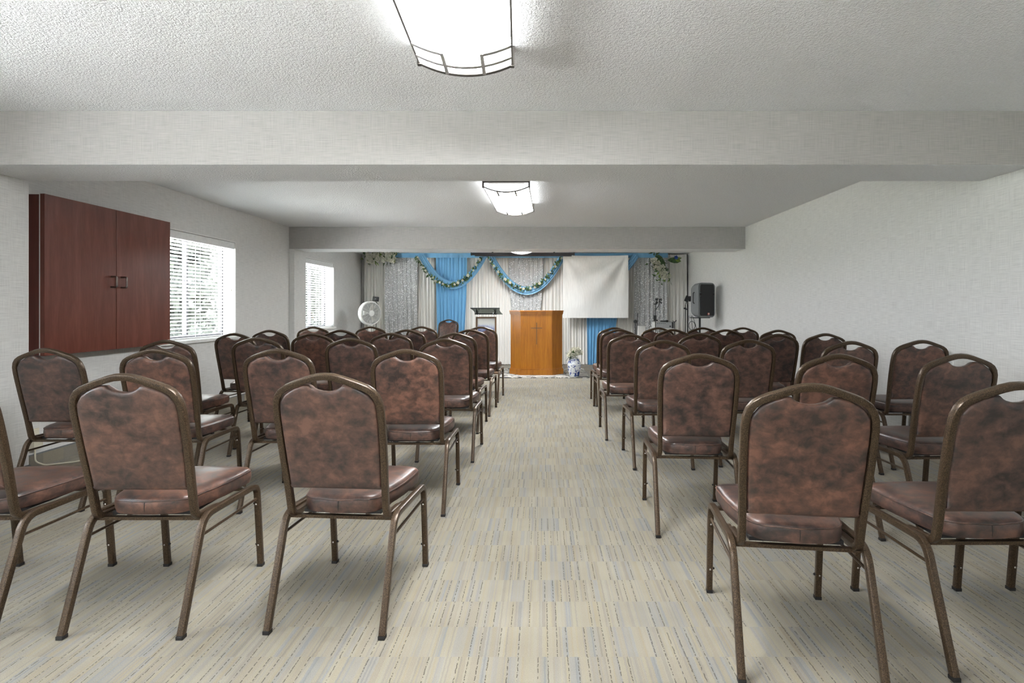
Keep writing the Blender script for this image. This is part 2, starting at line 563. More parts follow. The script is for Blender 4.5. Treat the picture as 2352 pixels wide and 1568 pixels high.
# carpet-faced baseboards with a thin cap
def base(name, x0, x1, y0, y1):
    o = struct(box(name, x0, x1, y0, y1, 0, .092, 'carpet'))
    box('cap_strip', x0 - .001, x1 + .001, y0 - .001, y1 + .001, .092, .10, 'grey_plastic', o)
base('baseboard_left', XL, XL + .012, B1[1], B2[0])
base('baseboard_right', XR - .012, XR, YB, YE)
base('baseboard_pier', PIER1, PIER1 + .012, B1[0], B1[1])
base('baseboard_far_left', XL, XL + .012, B2[1], YE)

# windows: white liner, sill, dark frame, panes
for k, (a, b) in enumerate(WIN):
    wz = WZS[k]
    wn = thing('window_%d' % (k + 1), None, None, (XL, (a + b) / 2, wz[0])); struct(wn)
    h = wz[1] - wz[0]; hw = (b - a) / 2; e = .012
    box('jamb_liner', -T, 0, -hw, -hw + e, 0, h, 'white_paint', wn)
    box('jamb_liner', -T, 0, hw - e, hw, 0, h, 'white_paint', wn)
    box('head_liner', -T, 0, -hw + e, hw - e, h - e, h, 'white_paint', wn)
    box('window_sill', -T, .035, -hw - .03, hw + .03, -.022, .010, 'white_paint', wn, .004)
    fr = bmesh.new(); xw = -.155; fw = .045
    add_box(fr, xw - .04, xw, -hw + e, -hw + e + fw, .01, h - e)
    add_box(fr, xw - .04, xw, hw - e - fw, hw - e, .01, h - e)
    add_box(fr, xw - .04, xw, -hw + e + fw, hw - e - fw, .01, .01 + fw)
    add_box(fr, xw - .04, xw, -hw + e + fw, hw - e - fw, h - e - fw, h - e)
    obj('window_frame', fr, 'dark_frame', wn)
    box('mullion', xw - .045, xw + .004, -.014, .014, .01 + fw, h - e - fw, 'dark_frame', wn)
    for s in (-1, 1):
        y0, y1 = (-hw + e + fw, -.014) if s < 0 else (.014, hw - e - fw)
        box('window_pane', xw - .024, xw - .018, y0, y1, .01 + fw, h - e - fw, 'glass', wn)

# ------------------------------------------------------------------ ceiling lamps
def arc_z(x, hw=.212, z0=-.082, sag=.050):
    return z0 - sag * (1 - (x / hw) ** 2)

def ceiling_lamp(label, loc, rz, L=1.25):
    t = thing('ceiling_lamp', label, 'ceiling lamp', loc, rz, 'ceiling lamps along the middle')
    hw = .212; hl = L / 2
    box('housing', -.17, .17, -hl + .02, hl - .02, -.062, 0, 'white_paint', t)
    # glowing curved diffuser with short vertical sides
    bm = bmesh.new(); n = 16; sec = []
    xs = [-hw + 2 * hw * k / n for k in range(n + 1)]
    sec = [(-hw, -.062)] + [(x, arc_z(x)) for x in xs] + [(hw, -.062)]
    r0 = [bm.verts.new((x, -hl + .012, z)) for x, z in sec]; r1 = [bm.verts.new((x, hl - .012, z)) for x, z in sec]
    for k in range(len(sec)):
        k2 = (k + 1) % len(sec)
        f = bm.faces.new((r0[k], r0[k2], r1[k2], r1[k]))
        f.material_index = 1 if k in (0, len(sec) - 2, len(sec) - 1) else 0
    for f in (bm.faces.new(r0), bm.faces.new(r1[::-1])): f.material_index = 1
    obj('diffuser', mesh_from(bm, 'diffuser', True, 40), ['lamp', 'lamp_end'], t)
    # end frames: deep top bar and thin curved lower rim
    for s in (-1, 1):
        y0, y1 = (s * hl - .012, s * hl + .012)
        e = bmesh.new()
        add_box(e, -hw - .012, hw + .012, y0, y1, -.050, 0)
        add_box(e, -hw - .012, -hw + .004, y0, y1, -.094, -.050); add_box(e, hw - .004, hw + .012, y0, y1, -.094, -.050)
        add_sweep(e, [(x, s * hl, arc_z(x) - .004) for x in xs], rsq(.024, .009, .002, 1), (0, 1, 0))
        obj('end_frame', e, 'fixture_metal', t)
        # cross straps set in from the end: one full width, one on the outer thirds
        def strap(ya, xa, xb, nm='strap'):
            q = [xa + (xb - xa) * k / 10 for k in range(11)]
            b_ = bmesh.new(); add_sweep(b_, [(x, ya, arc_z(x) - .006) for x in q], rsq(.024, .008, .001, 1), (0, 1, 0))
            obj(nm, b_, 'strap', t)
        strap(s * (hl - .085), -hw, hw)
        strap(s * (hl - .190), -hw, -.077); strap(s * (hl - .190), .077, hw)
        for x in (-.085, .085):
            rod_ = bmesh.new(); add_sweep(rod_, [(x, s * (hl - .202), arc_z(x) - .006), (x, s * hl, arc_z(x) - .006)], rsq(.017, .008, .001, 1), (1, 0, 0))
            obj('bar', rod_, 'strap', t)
    for s in (-1, 1):
        box('side_rail', s * (hw + .002) - .004, s * (hw + .002) + .004, -hl, hl, -.090, -.078, 'fixture_metal', t)
    return t
ceiling_lamp('large lit ceiling lamp with curved diffuser nearest the camera', (-.325, 1.845, CZ), radians(2.6))
ceiling_lamp('lit ceiling lamp with curved diffuser between the two beams', (-.325, 5.60, CZ), radians(-1.0))
ceiling_lamp('lit ceiling lamp peeking under the far beam, above the podium', (-.385, 9.31, CZF), 0)
ceiling_lamp('added lit ceiling lamp, unseen behind the camera', (-.325, -1.55, CZ), 0)  # unseen lamp added to give the room more ambient light

# ------------------------------------------------------------------ venetian blinds
def blind(label, k):
    a, b = WIN[k]; c = (a + b) / 2; hw = (b - a) / 2 - .02
    t = thing('window_blind', label, 'blind', (XL - .045, c, WZ[0]), 0, 'white window blinds')
    h = WZ[1] - WZ[0]
    box('valance', -.02, .038, -hw, hw, h - .095, h - .016, 'slat', t, .004)
    box('head_rail', -.032, -.022, -hw, hw, h - .07, h - .016, 'slat', t)
    z0, z1 = .052, h - .11
    n = 27
    bm = bmesh.new()
    pr = [(-.025, -.0035), (-.012, .0), (0, .0012), (.012, .0), (.025, -.0035)]
    lo = [[bm.verts.new((x, y, z - .0014)) for x, z in pr] for y in (-hw, hw)]
    hi = [[bm.verts.new((x, y, z + .0014)) for x, z in pr] for y in (-hw, hw)]
    for L_ in (lo, hi):
        for i in range(4): bm.faces.new((L_[0][i], L_[0][i+1], L_[1][i+1], L_[1][i]))
    for y in (0, 1):
        for i in range(4): bm.faces.new((lo[y][i], lo[y][i+1], hi[y][i+1], hi[y][i]))
    for i in (0, 4): bm.faces.new((lo[0][i], lo[1][i], hi[1][i], hi[0][i]))
    me = mesh_from(bm, 'slat'); me.materials.append(M['slat'])
    for i in range(n):
        o = bpy.data.objects.new('slat', me); COL.objects.link(o); o.parent = t
        o.location = (0, 0, z0 + (z1 - z0) * (i + .3) / (n - .5)); o.rotation_euler = (0, radians(-13 + random.uniform(-1, 1)), 0)
    box('bottom_rail', -.026, .026, -hw, hw, .016, .036, 'slat', t, .003)
    for y in (-hw + .16, 0.02, hw - .16):
        for x in (-.027, .027):
            rod('ladder_cord', (x, y, .03), (x, y, h - .09), .0014, 'slat', t, 5)
    rod('pull_cord', (.036, hw - .07, .60), (.036, hw - .07, h - .10), .0016, 'slat', t, 5)
    lathe('tassel', [(0, -.035), (.009, -.03), (.006, -.004), (.002, 0)], 'cream_plastic', t, 10, (.036, hw - .07, .60))
    rod('tilt_wand', (.034, hw - .035, .52), (.034, hw - .035, h - .09), .0035, 'white_plastic', t, 6)
blind('white horizontal blind in the window beside the cherry wall cabinet', 0)
blind('white horizontal blind in the far window beyond the wall pier', 1)

# ------------------------------------------------------------------ wall cabinet
def wall_cabinet():
    y0, y1, z0, z1, d = 3.94, 5.27, .84, 2.045, .13
    t = thing('wall_cabinet', 'cherry wood wall cabinet with two doors hung beside the window', 'cabinet', (XL, (y0+y1)/2, z0))
    hw = (y1 - y0) / 2; h = z1 - z0
    b = bmesh.new()
    e = .02
    add_box(b, 0, .085, -hw + .004, -hw + e, .004, h - .004); add_box(b, 0, .085, hw - e, hw - .004, .004, h - .004)
    add_box(b, 0, .085, -hw + e, hw - e, .004, e); add_box(b, 0, .085, -hw + e, hw - e, h - e, h - .004)
    add_box(b, 0, .012, -hw + e, hw - e, e, h - e)
    obj('carcass', b, 'cherry_dark', t)
    box('edge_strip', .085, .094, -hw + .004, hw - .004, .004, h - .004, 'white_plastic', t)
    for s in (-1, 1):
        ya, yb = (-hw, -.003) if s < 0 else (.003, hw)
        dr = box('door', .096, .130, ya, yb, 0, h, 'cherry', t, .0015)
        yc = s * .055
        pth = fillet([(.130, yc, .535), (.178, yc, .535), (.178, yc, .625), (.130, yc, .625)], .012)
        sweep('handle', pth, circ(.0075, 8), 'nickel', dr, (0, 1, 0))
    return t
wall_cabinet()

# adapter and cord by the left pier
t = thing('power_adapter', 'cream plug adapter on the wall behind the left pier', 'plug', (XL, 3.98, .14))
box('cover_plate', 0, .006, -.05, .05, -.01, .15, 'cream_plastic', t, .002)
box('adapter_body', .006, .052, -.04, .035, 0, .095, 'cream_plastic', t, .008)
box('adapter_top', .006, .026, -.04, .03, .095, .135, 'cream_plastic', t, .005)
pth = fillet([(XL + .035, 3.965, .142), (XL + .04, 3.96, .05), (XL + .06, 4.02, .008), (XL + .22, 4.12, .007), (XL + .24, 4.34, .007), (XL + .42, 4.62, .007), (XL + .10, 5.1, .007)], [.05, .04, .09, .1, .15], 8)
tag(sweep('extension_cord', pth, circ(.0055, 8), 'cream_plastic'), 'cream cord trailing from the adapter along the carpet', 'cord')

# ------------------------------------------------------------------ banquet chair
RY, FY = -.272, .273       # rear and front foot lines
def back_y(z):             # rear face line of the back, leaning backwards
    return -.155 - .117 * ((z - .40) / .56) ** 1.15 if z > .40 else -.155

def crown_half():
    return [(0, .948), (.028, .946), (.058, .9385), (.092, .927), (.126, .915), (.152, .904), (.173, .890), (.187, .871), (.1955, .846),
            (.1985, .815), (.199, .77), (.198, .70), (.195, .61), (.191, .52), (.189, .455)]

def make_chair():
    t = thing('banquet_chair', 'x', 'chair', (0, 0, 0), 0, 'brown banquet chairs in rows')
    tube = rsq(.0245, .0245, .0045, 2)
    # back frame: J at each foot of the back, crown across the top
    half = crown_half()
    side = [(x, back_y(z), z) for x, z in half]
    tail = fillet([side[-1], (.189, -.150, .392), (.189, -.02, .386)], .055, 7)[1:]
    right = side + [tuple(p) for p in tail]
    path = [(-x, y, z) for x, y, z in right[::-1]] + right[1:]
    bf = sweep('back_frame', path, tube, 'bronze', t, up=(1, 0, 0), angle=30)
    # padded back, concave hand-hold at the top centre
    inner = []
    inset = .0135
    pts = [(x, z) for x, z in half if .505 < z and x > .05]
    top = [(0, .8915), (.020, .8930), (.040, .8985), (.056, .9075), (.066, .9165)]
    outl = top + [(x - (inset if x > .15 else inset * .55), z - (0 if x > .19 else inset * .8)) for x, z in pts if x > .09] + [(.1815, .515), (.176, .506)]
    full = outl + [(-x, z) for x, z in outl[::-1] if x > 1e-6]
    def pad(name, rings_front, rings_back):
        b = bmesh.new(); cx, cz = 0, .70
        def ring(s, off):
            return [b.verts.new((x * s, back_y(cz + (z - cz) * s) + off, cz + (z - cz) * s)) for x, z in full]
        seq = rings_front[::-1] + rings_back
        R = [ring(s, off) for s, off in seq]
        n = len(full)
        for A, B_ in zip(R, R[1:]):
            for k in range(n): b.faces.new((A[k], A[(k+1) % n], B_[(k+1) % n], B_[k]))
        for A, off in ((R[0], seq[0][1]), (R[-1], seq[-1][1])):
            c = b.verts.new((0, back_y(cz) + off, cz))
            for k in range(n): b.faces.new((A[k], A[(k+1) % n], c))
        return mesh_from(b, name, True, 60)
    pm = pad('backrest', [(1.0, .004), (.992, .016), (.96, .028), (.88, .036), (.6, .043), (.3, .045)],
             [(1.0, -.002), (.985, -.0085), (.955, -.0115), (.88, -.013), (.6, -.0135), (.3, -.0135)])
    bk = obj('backrest', pm, 'leather', t)
    sweep('piping', [(x * 1.0, back_y(z) + .001, z) for x, z in [(x_, z_) for x_, z_ in full]], circ(.0032, 6), 'leather', bk, closed=True)
    # seat cushion
    def seat_outline():
        c = [(-.150, -.150), (.150, -.150), (.208, .245), (-.208, .245)]
        rad = [.075, .075, .055, .055]
        out = []
        for i in range(4):
            p, a, b_ = Vector(c[i]), Vector(c[i - 1]), Vector(c[(i + 1) % 4])
            u, v = (a - p).normalized(), (b_ - p).normalized(); d = rad[i]
            for k in range(9):
                q = k / 8
                out.append((1-q)**2 * (p + u*d) + 2*q*(1-q) * p + q*q * (p + v*d))
        # gentle outward curve on straight runs
        res = []
        for i, p in enumerate(out):
            res.append(p)
            nx = out[(i + 1) % len(out)]
            if (nx - p).length > .08:
                for q in (.25, .5, .75):
                    m_ = p.lerp(nx, q); d_ = (nx - p).normalized(); nrm = Vector((d_.y, -d_.x))
                    res.append(m_ + nrm * .010 * sin(pi * q))
        return res
    so = seat_outline(); cen = Vector((0, .05))
    b = bmesh.new()
    prof = [(.93, .404), (.985, .406), (1.0, .415), (1.012, .432), (1.006, .450), (.992, .460), (.965, .467), (.90, .473), (.7, .478), (.35, .480)]
    R = [[b.verts.new((*(cen + (p - cen) * s), z + .010 * (p.y - .05) * 1.0)) for p in so] for s, z in prof]
    n = len(so)
    for A, B_ in zip(R, R[1:]):
        for k in range(n): b.faces.new((A[k], A[(k+1) % n], B_[(k+1) % n], B_[k]))
    c0 = b.verts.new((0, .05, .404)); c1 = b.verts.new((0, .05, .4805))
    for k in range(n):
        b.faces.new((R[0][k], R[0][(k+1) % n], c0)); b.faces.new((R[-1][k], R[-1][(k+1) % n], c1))
    st = obj('seat', mesh_from(b, 'seat', True, 60), 'leather', t)
    ring = [(*(cen + (p - cen) * .999), .4575 + .010 * (p.y - .05)) for p in so]
    sweep('piping', ring, circ(.0032, 6), 'leather', st, closed=True)
    yb = min(p.y for p in so)
    sweep('seam', [(0, -.1585, .412), (0, -.1625, .432), (0, -.1605, .452)], circ(.0016, 5), 'black_rubber', st)
    bmp = bmesh.new(); add_box(bmp, -.155, .155, -.12, .225, .392, .405)
    obj('seat_pan', bmp, 'black_rubber', t)
    # legs: bent tubes, rear leg and front leg of each side meet along the rail
    rail = .3915
    lt = rsq(.0245, .0245, .005, 2)
    for s in (-1, 1):
        x = s * .2165
        rear = fillet([(x, RY, .012), (x, -.145, rail + .004), (x, .06, rail)], .075, 8)
        fpath = fillet([(x, FY, .012), (x, .238, rail - .004), (x, .06, rail)], .050, 8)
        for pth, fy, yy in ((rear, RY, 0), (fpath, FY, 1)):
            lg = sweep('leg', pth, lt, 'bronze', t, up=(1, 0, 0), angle=30)
            g = bmesh.new(); add_box(g, x - .0128, x + .0128, fy - .0128, fy + .0128, 0, .014, .002)
            obj('foot_cap', g, 'black_rubber', lg)
            if yy:
                for z in (.105, .300):
                    yq = FY + (.238 - FY) * (z - .012) / (rail - .016)
                    lathe('bumper', [(.0055, 0), (.0055, .004), (.003, .0075), (0, .008)], 'black_rubber', lg, 8,
                          (x - s * .012, yq, z), (0, -s * pi / 2, 0))
                    lathe('bumper', [(.004, 0), (.004, .002), (0, .0035)], 'chrome', lg, 8, (x, yq - .0122, z), (pi / 2, 0, 0))
        sweep('brace', [(x, -.172, .325), (x, .248, .325)], circ(.0058, 8), 'bronze', t)
        # tab linking back frame and leg
        tb = bmesh.new(); add_box(tb, min(s*.186, s*.222), max(s*.186, s*.222), -.10, .02, .380, .392)
        obj('link_plate', tb, 'bronze', t)
    for y in (-.128, .20):
        bb = bmesh.new(); add_box(bb, -.205, .205, y - .010, y + .010, .3755, .3875)
        obj('cross_bar', bb, 'bronze', t)
    return t

CHAIR = make_chair()
ORD = ['nearest', 'second', 'third', 'fourth', 'fifth', 'sixth']
ORC = ['first', 'second', 'third', 'fourth']
# (x of crest, y of crest, yaw degrees) by side, row, column from the aisle
LEFT = [
    [(-.795, 1.945, -4), (-1.525, 1.930, 0), (-2.215, 1.93, 0), (-2.86, 1.98, 1)],
    [(-.785, 3.06, 0), (-1.548, 3.10, 0), (-2.262, 3.10, 3), (-2.93, 3.13, 0)],
    [(-.755, 4.12, -1), (-1.515, 4.20, 0), (-2.306, 4.29, 2), (-2.80, 3.95, 2)],
    [(-.830, 5.06, -3), (-1.445, 5.06, -2), (-2.15, 4.97, 0), (-2.92, 5.03, -6)],
    [(-.797, 5.86, -3), (-1.49, 5.84, -4), (-2.18, 5.74, -3), (-2.93, 5.70, -4)],
    [(-.775, 6.72, -3), (-1.54, 6.78, -5), (-2.19, 6.78, -2), (-2.88, 6.68, 3)],
]
RIGHT = [
    [(.855, 1.68, -7), (1.545, 1.715, 0), (2.21, 1.72, 0)],
    [(.822, 2.765, -3.5), (1.536, 2.745, -1), (2.18, 2.76, 2)],
    [(.900, 3.93, 0), (1.560, 4.00, 0), (2.22, 3.81, 2), (2.815, 3.93, 0)],
    [(.800, 4.80, 0), (1.478, 4.96, 0), (2.16, 4.85, 6), (2.645, 4.95, 2)],
    [(.860, 5.92, 1), (1.460, 5.92, 1), (2.03, 5.86, 0), (2.555, 5.74, 3)],
    [(.880, 6.45, 2), (1.410, 6.45, 1), (1.950, 6.45, 1), (2.44, 6.45, 3)],
]
first = True
def place_chair(x, y, yaw, label):
    global first
    c = CHAIR if first else copy_tree(CHAIR)
    first = False
    a = radians(yaw)
    c.location = (x - sin(a) * .268, y + cos(a) * .268, 0)
    c.rotation_euler = (0, 0, a)
    c['label'] = label
    return c
for side, rows in (('left', LEFT), ('right', RIGHT)):
    for r, row in enumerate(rows):
        for k, (x, y, yaw) in enumerate(row):
            place_chair(x, y, yaw, 'brown vinyl chair %s of the aisle, %s row from the camera, %s from aisle' % (side, ORD[r], ORC[k]))
c = place_chair(-1.92, 10.55, 0, 'lone brown chair in front of the blue drape, facing the room')
c.rotation_euler = (0, 0, pi - .12); c.location = (-1.915, 10.47, 0); del c['group']

# ------------------------------------------------------------------ stage backdrop
CY = 11.09
def X(px, Y=CY): return (px - 1245) * Y / F_PX
def Z(py, Y=CY): return CAM_H - (py - 706) * Y / F_PX

def drape(name, x0, x1, z0, z1, y, mat, folds, amp=.03, flare=0.0, seed=1, parent=None, x0b=None, x1b=None, gather=0.0, pool=0.0):
    """a hanging cloth with irregular folds; bottom edge may shift (x0b, x1b)"""
    rg = random.Random(seed)
    x0b = x0 if x0b is None else x0b; x1b = x1 if x1b is None else x1b
    nx = max(24, int(folds * 9)); nz = 16
    ph = [rg.uniform(0, 6.28) for _ in range(4)]
    bm = bmesh.new(); V = []
    for i in range(nx + 1):
        u = i / nx; col = []
        uu = u * folds * 2 * pi
        for j in range(nz + 1):
            v = j / nz
            d = sin(uu + .9 * sin(uu * .37 + ph[0]) + ph[1]) * .65 + .35 * sin(uu * 2.3 + ph[2] + .4 * v)
            a = amp * (.45 + .55 * min(1, (1 - v) * 2.2 + .15))
            xx0 = x0 + (x0b - x0) * (1 - v) ** 2; xx1 = x1 + (x1b - x1) * (1 - v) ** 2
            x = xx0 + (xx1 - xx0) * u + .3 * amp * cos(uu + ph[3])
            yy = y + d * a
            zz = z0 + (z1 - z0) * v
            if v < .12 and pool: yy -= pool * (1 - v / .12) ** 2 * (.6 + .4 * sin(uu * .5))
            col.append(bm.verts.new((x, yy, zz)))
        V.append(col)
    for i in range(nx):
        for j in range(nz): bm.faces.new((V[i][j], V[i+1][j], V[i+1][j+1], V[i][j+1]))
    me = mesh_from(bm, name, True)
    return obj(name, me, mat, parent)

st = thing('backdrop_stand', 'dark pipe rail holding up the stage drapes', 'stand', (0, CY + .125, 0))
rod('rail', (X(840), 0, 2.318), (X(1574), 0, 2.318), .013, 'screen_black', st)
for px in (845, 1205, 1568):
    u_ = rod('upright', (X(px), 0, .012), (X(px), 0, 2.318), .014, 'screen_black', st)
    box('foot_plate', X(px) - .12, X(px) + .12, -.05, .05, 0, .012, 'screen_black', st, .003)

TOPZ = Z(583.5)
wd = [(836, 895, 'white drape at the left end of the backdrop, behind the fan', 7, 1),
      (945, 1012, 'white drape between the left sequin panel and blue drape', 9, 2),
      (1060, 1180, 'wide white drape behind the acrylic lectern', 15, 3),
      (1236, 1360, 'white drape behind the vase, right of the podium', 15, 4),
      (1408, 1466, 'white drape between right blue drape and right sequin panel', 8, 5),
      (1522, 1579, 'white drape at the right end of the backdrop, beside speaker', 6, 6)]
for a, b_, lab, nf, sd in wd:
    tag(drape('white_drape', X(a), X(b_), .012, TOPZ, CY + .05, 'white_cloth', nf, .032, seed=sd, pool=.03), lab, 'drape', 'white drapes of the backdrop')

def sequin_panel(a, b_, z0, lab, sd, at=None, bt=None, y=CY - .03, n=900):
    t = thing('sequin_panel', lab, 'drape', (X((a + b_) / 2), y, z0), 0, 'silver sequin panels')
    x0, x1 = X(a) - t.location.x, X(b_) - t.location.x
    xb0, xb1 = (x0, x1) if at is None else (X(at) - t.location.x, X(bt) - t.location.x)
    h = TOPZ - .02 - z0
    d = drape('mesh_cloth', x0, x1, 0, h, 0, 'sequin_cloth', 7, .022, seed=sd, parent=t, x0b=xb0, x1b=xb1)
    rg = random.Random(sd * 31)
    bm = bmesh.new()
    for k in range(n):
        u = rg.random(); v = rg.random() ** .9
        q0 = x0 + (xb0 - x0) * (1 - v) ** 2; q1 = x1 + (xb1 - x1) * (1 - v) ** 2
        c_ = Vector((q0 + (q1 - q0) * u, -.026 - rg.random() * .008, h * v))
        r_ = rg.uniform(.006, .011)
        e = Euler((rg.gauss(0, .5), rg.gauss(0, .3), rg.gauss(0, .6))).to_matrix()
        vs = [bm.verts.new(c_ + e @ Vector((r_ * cos(i * pi / 3), 0, r_ * sin(i * pi / 3)))) for i in range(6)]
        bm.faces.new(vs)
    s_ = obj('sequins', bm, 'sequin', t); s_['kind'] = 'stuff'
    return t
sequin_panel(886, 960, .02, 'silver sequin panel left of the blue drape, beside the fan', 3, n=1500)
sequin_panel(1168, 1248, .02, 'silver sequin panel behind the oak podium', 4, 1196, 1222, n=1100)
sequin_panel(1455, 1531, .02, 'silver sequin panel near the speaker, under the right flowers', 5, n=1400)

tag(drape('blue_drape', X(1003), X(1074), .012, TOPZ - .04, CY - .045, 'blue_cloth', 8, .022, seed=11, x0b=X(1010), x1b=X(1062)),
    'sky blue drape hanging inside the left swag', 'drape', 'blue drapes')
tag(drape('blue_drape', X(1346), X(1419), .012, 1.6, CY - .045, 'blue_cloth', 8, .026, seed=12, x0b=X(1349), x1b=X(1396)),
    'sky blue drape showing below the plain white banner', 'drape', 'blue drapes')
# blue valance in lengths
vb = tag(drape('blue_valance', X(903), X(1532), TOPZ - .085, TOPZ + .01, CY - .105, 'blue_satin', 22, .010, seed=21), 'blue valance band along the top of the backdrop', 'valance')

def swag(name, lab, pa, pb, low, top=588, y=CY - .15, wtop=.13, wlow=.17, grp='blue swags'):
    """draped band of satin hanging between two points, with pleats along its run"""
    xa, xb = X(pa), X(pb); zt = Z(top); zl = Z(low)
    nu, nv = 60, 16
    bm = bmesh.new(); V = []
    for i in range(nu + 1):
        u = i / nu; s = 2 * u - 1
        x = xa + (xb - xa) * u; z = zl + (zt - zl) * abs(s) ** 2.0
        dx = (xb - xa); dz = (zt - zl) * 2.0 * s * 2
        tn = Vector((dx, 0, dz)).normalized(); nr = Vector((-tn.z, 0, tn.x))
        wd_ = wlow + (wtop - wlow) * abs(s)
        row = []
        for j in range(nv + 1):
            v = j / nv - .5
            yo = -.035 * cos(v * pi) - .010 * sin(v * 22 + 1.3 * s)
            row.append(bm.verts.new(Vector((x, y + yo, z)) + nr * (v * wd_)))
        V.append(row)
    for i in range(nu):
        for j in range(nv): bm.faces.new((V[i][j], V[i+1][j], V[i+1][j+1], V[i][j+1]))
    return tag(obj(name, mesh_from(bm, name, True), 'blue_satin'), lab, 'swag', grp)
swag('blue_swag', 'left blue satin swag over the blue drape', 972, 1114, 655)
swag('blue_swag', 'blue satin swag hanging above the oak podium', 1128, 1292, 668)
swag('blue_swag', 'blue satin swag mostly hidden behind the white banner', 1322, 1458, 640, y=CY - .15)

# plain white banner
def banner():
    y = CY - .26; a, b_, zt, zb = X(1293, y), X(1443, y), Z(586, y), Z(730, y)
    bm = bmesh.new(); n = 44; V = []
    for i in range(n + 1):
        u = i / n; row = []
        for j in range(n + 1):
            v = j / n          # 0 bottom
            # diagonal pull creases from the two top corners
            yo = 0
            for cx, amp, sgn in ((0.02, .020, 1), (.98, .050, -1)):
                dx = (u - cx) * sgn; dz = 1 - v
                r = sqrt(dx * dx + dz * dz) + 1e-4; th = math.atan2(dz, max(dx, 1e-4))
                yo += amp * sin(th * 9.5 + 1.0 * cx * 3) * min(1, r * 2.2) * max(0, 1 - r * .72)
            sag = -.012 * sin(pi * u) * v ** 3
            row.append(bm.verts.new((a + (b_ - a) * u, y + yo, zb + (zt - zb) * v + sag)))
        V.append(row)
    for i in range(n):
        for j in range(n): bm.faces.new((V[i][j], V[i+1][j], V[i+1][j+1], V[i][j+1]))
    tag(obj('cloth_banner', mesh_from(bm, 'cloth_banner', True), 'banner_cloth'), 'plain white cloth banner pinned over the backdrop', 'banner')
banner()

# projection screen case on two brackets, in front of the drapes
y = 10.45
t = thing('projection_screen', 'rolled-up black projection screen case under the ceiling', 'screen', (0, y, 2.215))
xa, xb = X(1084, y), X(1320, y)
box('case', xa, xb - .03, -.04, .04, .015, .062, 'screen_black', t, .012)
box('end_cap', xb - .03, xb, -.042, .042, .010, .064, 'screen_black', t, .004)
box('end_cap', xa - .02, xa, -.042, .042, .010, .064, 'screen_black', t, .004)
box('pull_bar', xa + .06, xb - .06, -.034, -.012, -.012, .016, 'screen_black', t, .004)
for q in (.2, .8):
    box('bracket', xa + (xb - xa) * q - .015, xa + (xb - xa) * q + .015, -.012, .012, .062, CZF - 2.215, 'screen_black', t)

# ------------------------------------------------------------------ flowers
def leaf_mesh_into(bm, mat4, L=.06, W=.026, mi=0):
    pts = [(0, 0, 0), (L * .35, W / 2, .006), (L, 0, -.004), (L * .35, -W / 2, .006), (L * .45, 0, -.002)]
    v = [bm.verts.new(mat4 @ Vector(p)) for p in pts]
    for f in ((0, 4, 1), (1, 4, 2), (0, 3, 4), (3, 2, 4)):
        fc = bm.faces.new([v[i] for i in f]); fc.material_index = mi

def rose_mesh(r=.03, seed=1, mat='petal'):
    rg = random.Random(seed); bm = bmesh.new()
    for ring, (n, rr, tilt, h) in enumerate(((5, 1.0, 1.0, .0), (5, .75, .62, .18), (4, .5, .3, .32))):
        for k in range(n):
            a = 2 * pi * k / n + ring * .6 + rg.uniform(-.15, .15)
            W_ = r * rr * .85; Lp = r * rr * 1.05
            rot = Matrix.Rotation(a, 4, 'Z')
            grid = []
            for i in range(4):
                s = i / 3
                rowv = []
                for j in range(4):
                    q = j / 3 - .5
                    wv = W_ * (1.0 + .5 * sin(pi * s)) * (1 - .35 * s ** 3)
                    x = Lp * (s * sin(tilt) + .12); z = Lp * s * cos(tilt) + h * r - .12 * r * s * s * tilt
                    x -= .35 * r * rr * (q * 2) ** 2
                    rowv.append(bm.verts.new(rot @ Vector((x, q * wv * 1.3, z))))
                grid.append(rowv)
            for i in range(3):
                for j in range(3): bm.faces.new((grid[i][j], grid[i][j+1], grid[i+1][j+1], grid[i+1][j]))
    bmesh.ops.create_icosphere(bm, subdivisions=1, radius=r * .3, matrix=Matrix.Translation((0, 0, r * .55)))
    me = mesh_from(bm, 'rose', True); me.materials.append(M[mat]); return me
ROSES = [rose_mesh(.034, s) for s in (1, 2, 3)]

def put_rose(parent, p, facing, s=1.0, name='rose', me=None):
    o = bpy.data.objects.new(name, me or random.choice(ROSES)); COL.objects.link(o)
    o.parent = parent; o.location = p
    o.rotation_euler = Vector(facing).to_track_quat('Z', 'Y').to_euler(); o.scale = (s, s, s)
    return o

def garland(lab, pa, pb, low, top, seed, y=CY - .215, off=0.0):
    rg = random.Random(seed)
    xa, xb, zt, zl = X(pa), X(pb), Z(top), Z(low)
    cx = (xa + xb) / 2
    t = thing('flower_garland', lab, 'garland', (cx, y, zl), 0, 'rose garlands')
    def P(u):
        s = 2 * u - 1
        return Vector((xa + (xb - xa) * u - cx, 0, (zt - zl) * abs(s) ** 2.0))
    path = [P(k / 40) for k in range(41)]
    sweep('vine', path, circ(.004, 6), 'leaf', t, up=(0, 1, 0))
    bm = bmesh.new()
    for k in range(230):
        u = rg.random(); c_ = P(u)
        e = Euler((rg.uniform(0, 6.3), rg.uniform(0, 6.3), rg.uniform(0, 6.3))).to_matrix().to_4x4()
        leaf_mesh_into(bm, Matrix.Translation(c_ + Vector((rg.gauss(0, .012), -abs(rg.gauss(0, .018)), rg.gauss(0, .012)))) @ e, rg.uniform(.05, .085), rg.uniform(.026, .04), 0 if rg.random() < .8 else 1)
    f_ = obj('foliage', bm, ['leaf', 'leaf_light'], t); f_['kind'] = 'stuff'
    for k in range(15):
        u = (k + .5 + rg.uniform(-.3, .3)) / 15; c_ = P(u)
        put_rose(t, c_ + Vector((rg.gauss(0, .012), -.045, rg.gauss(0, .012))), (rg.gauss(0, .5), -1, rg.gauss(0, .4)), rg.uniform(.7, 1.1))
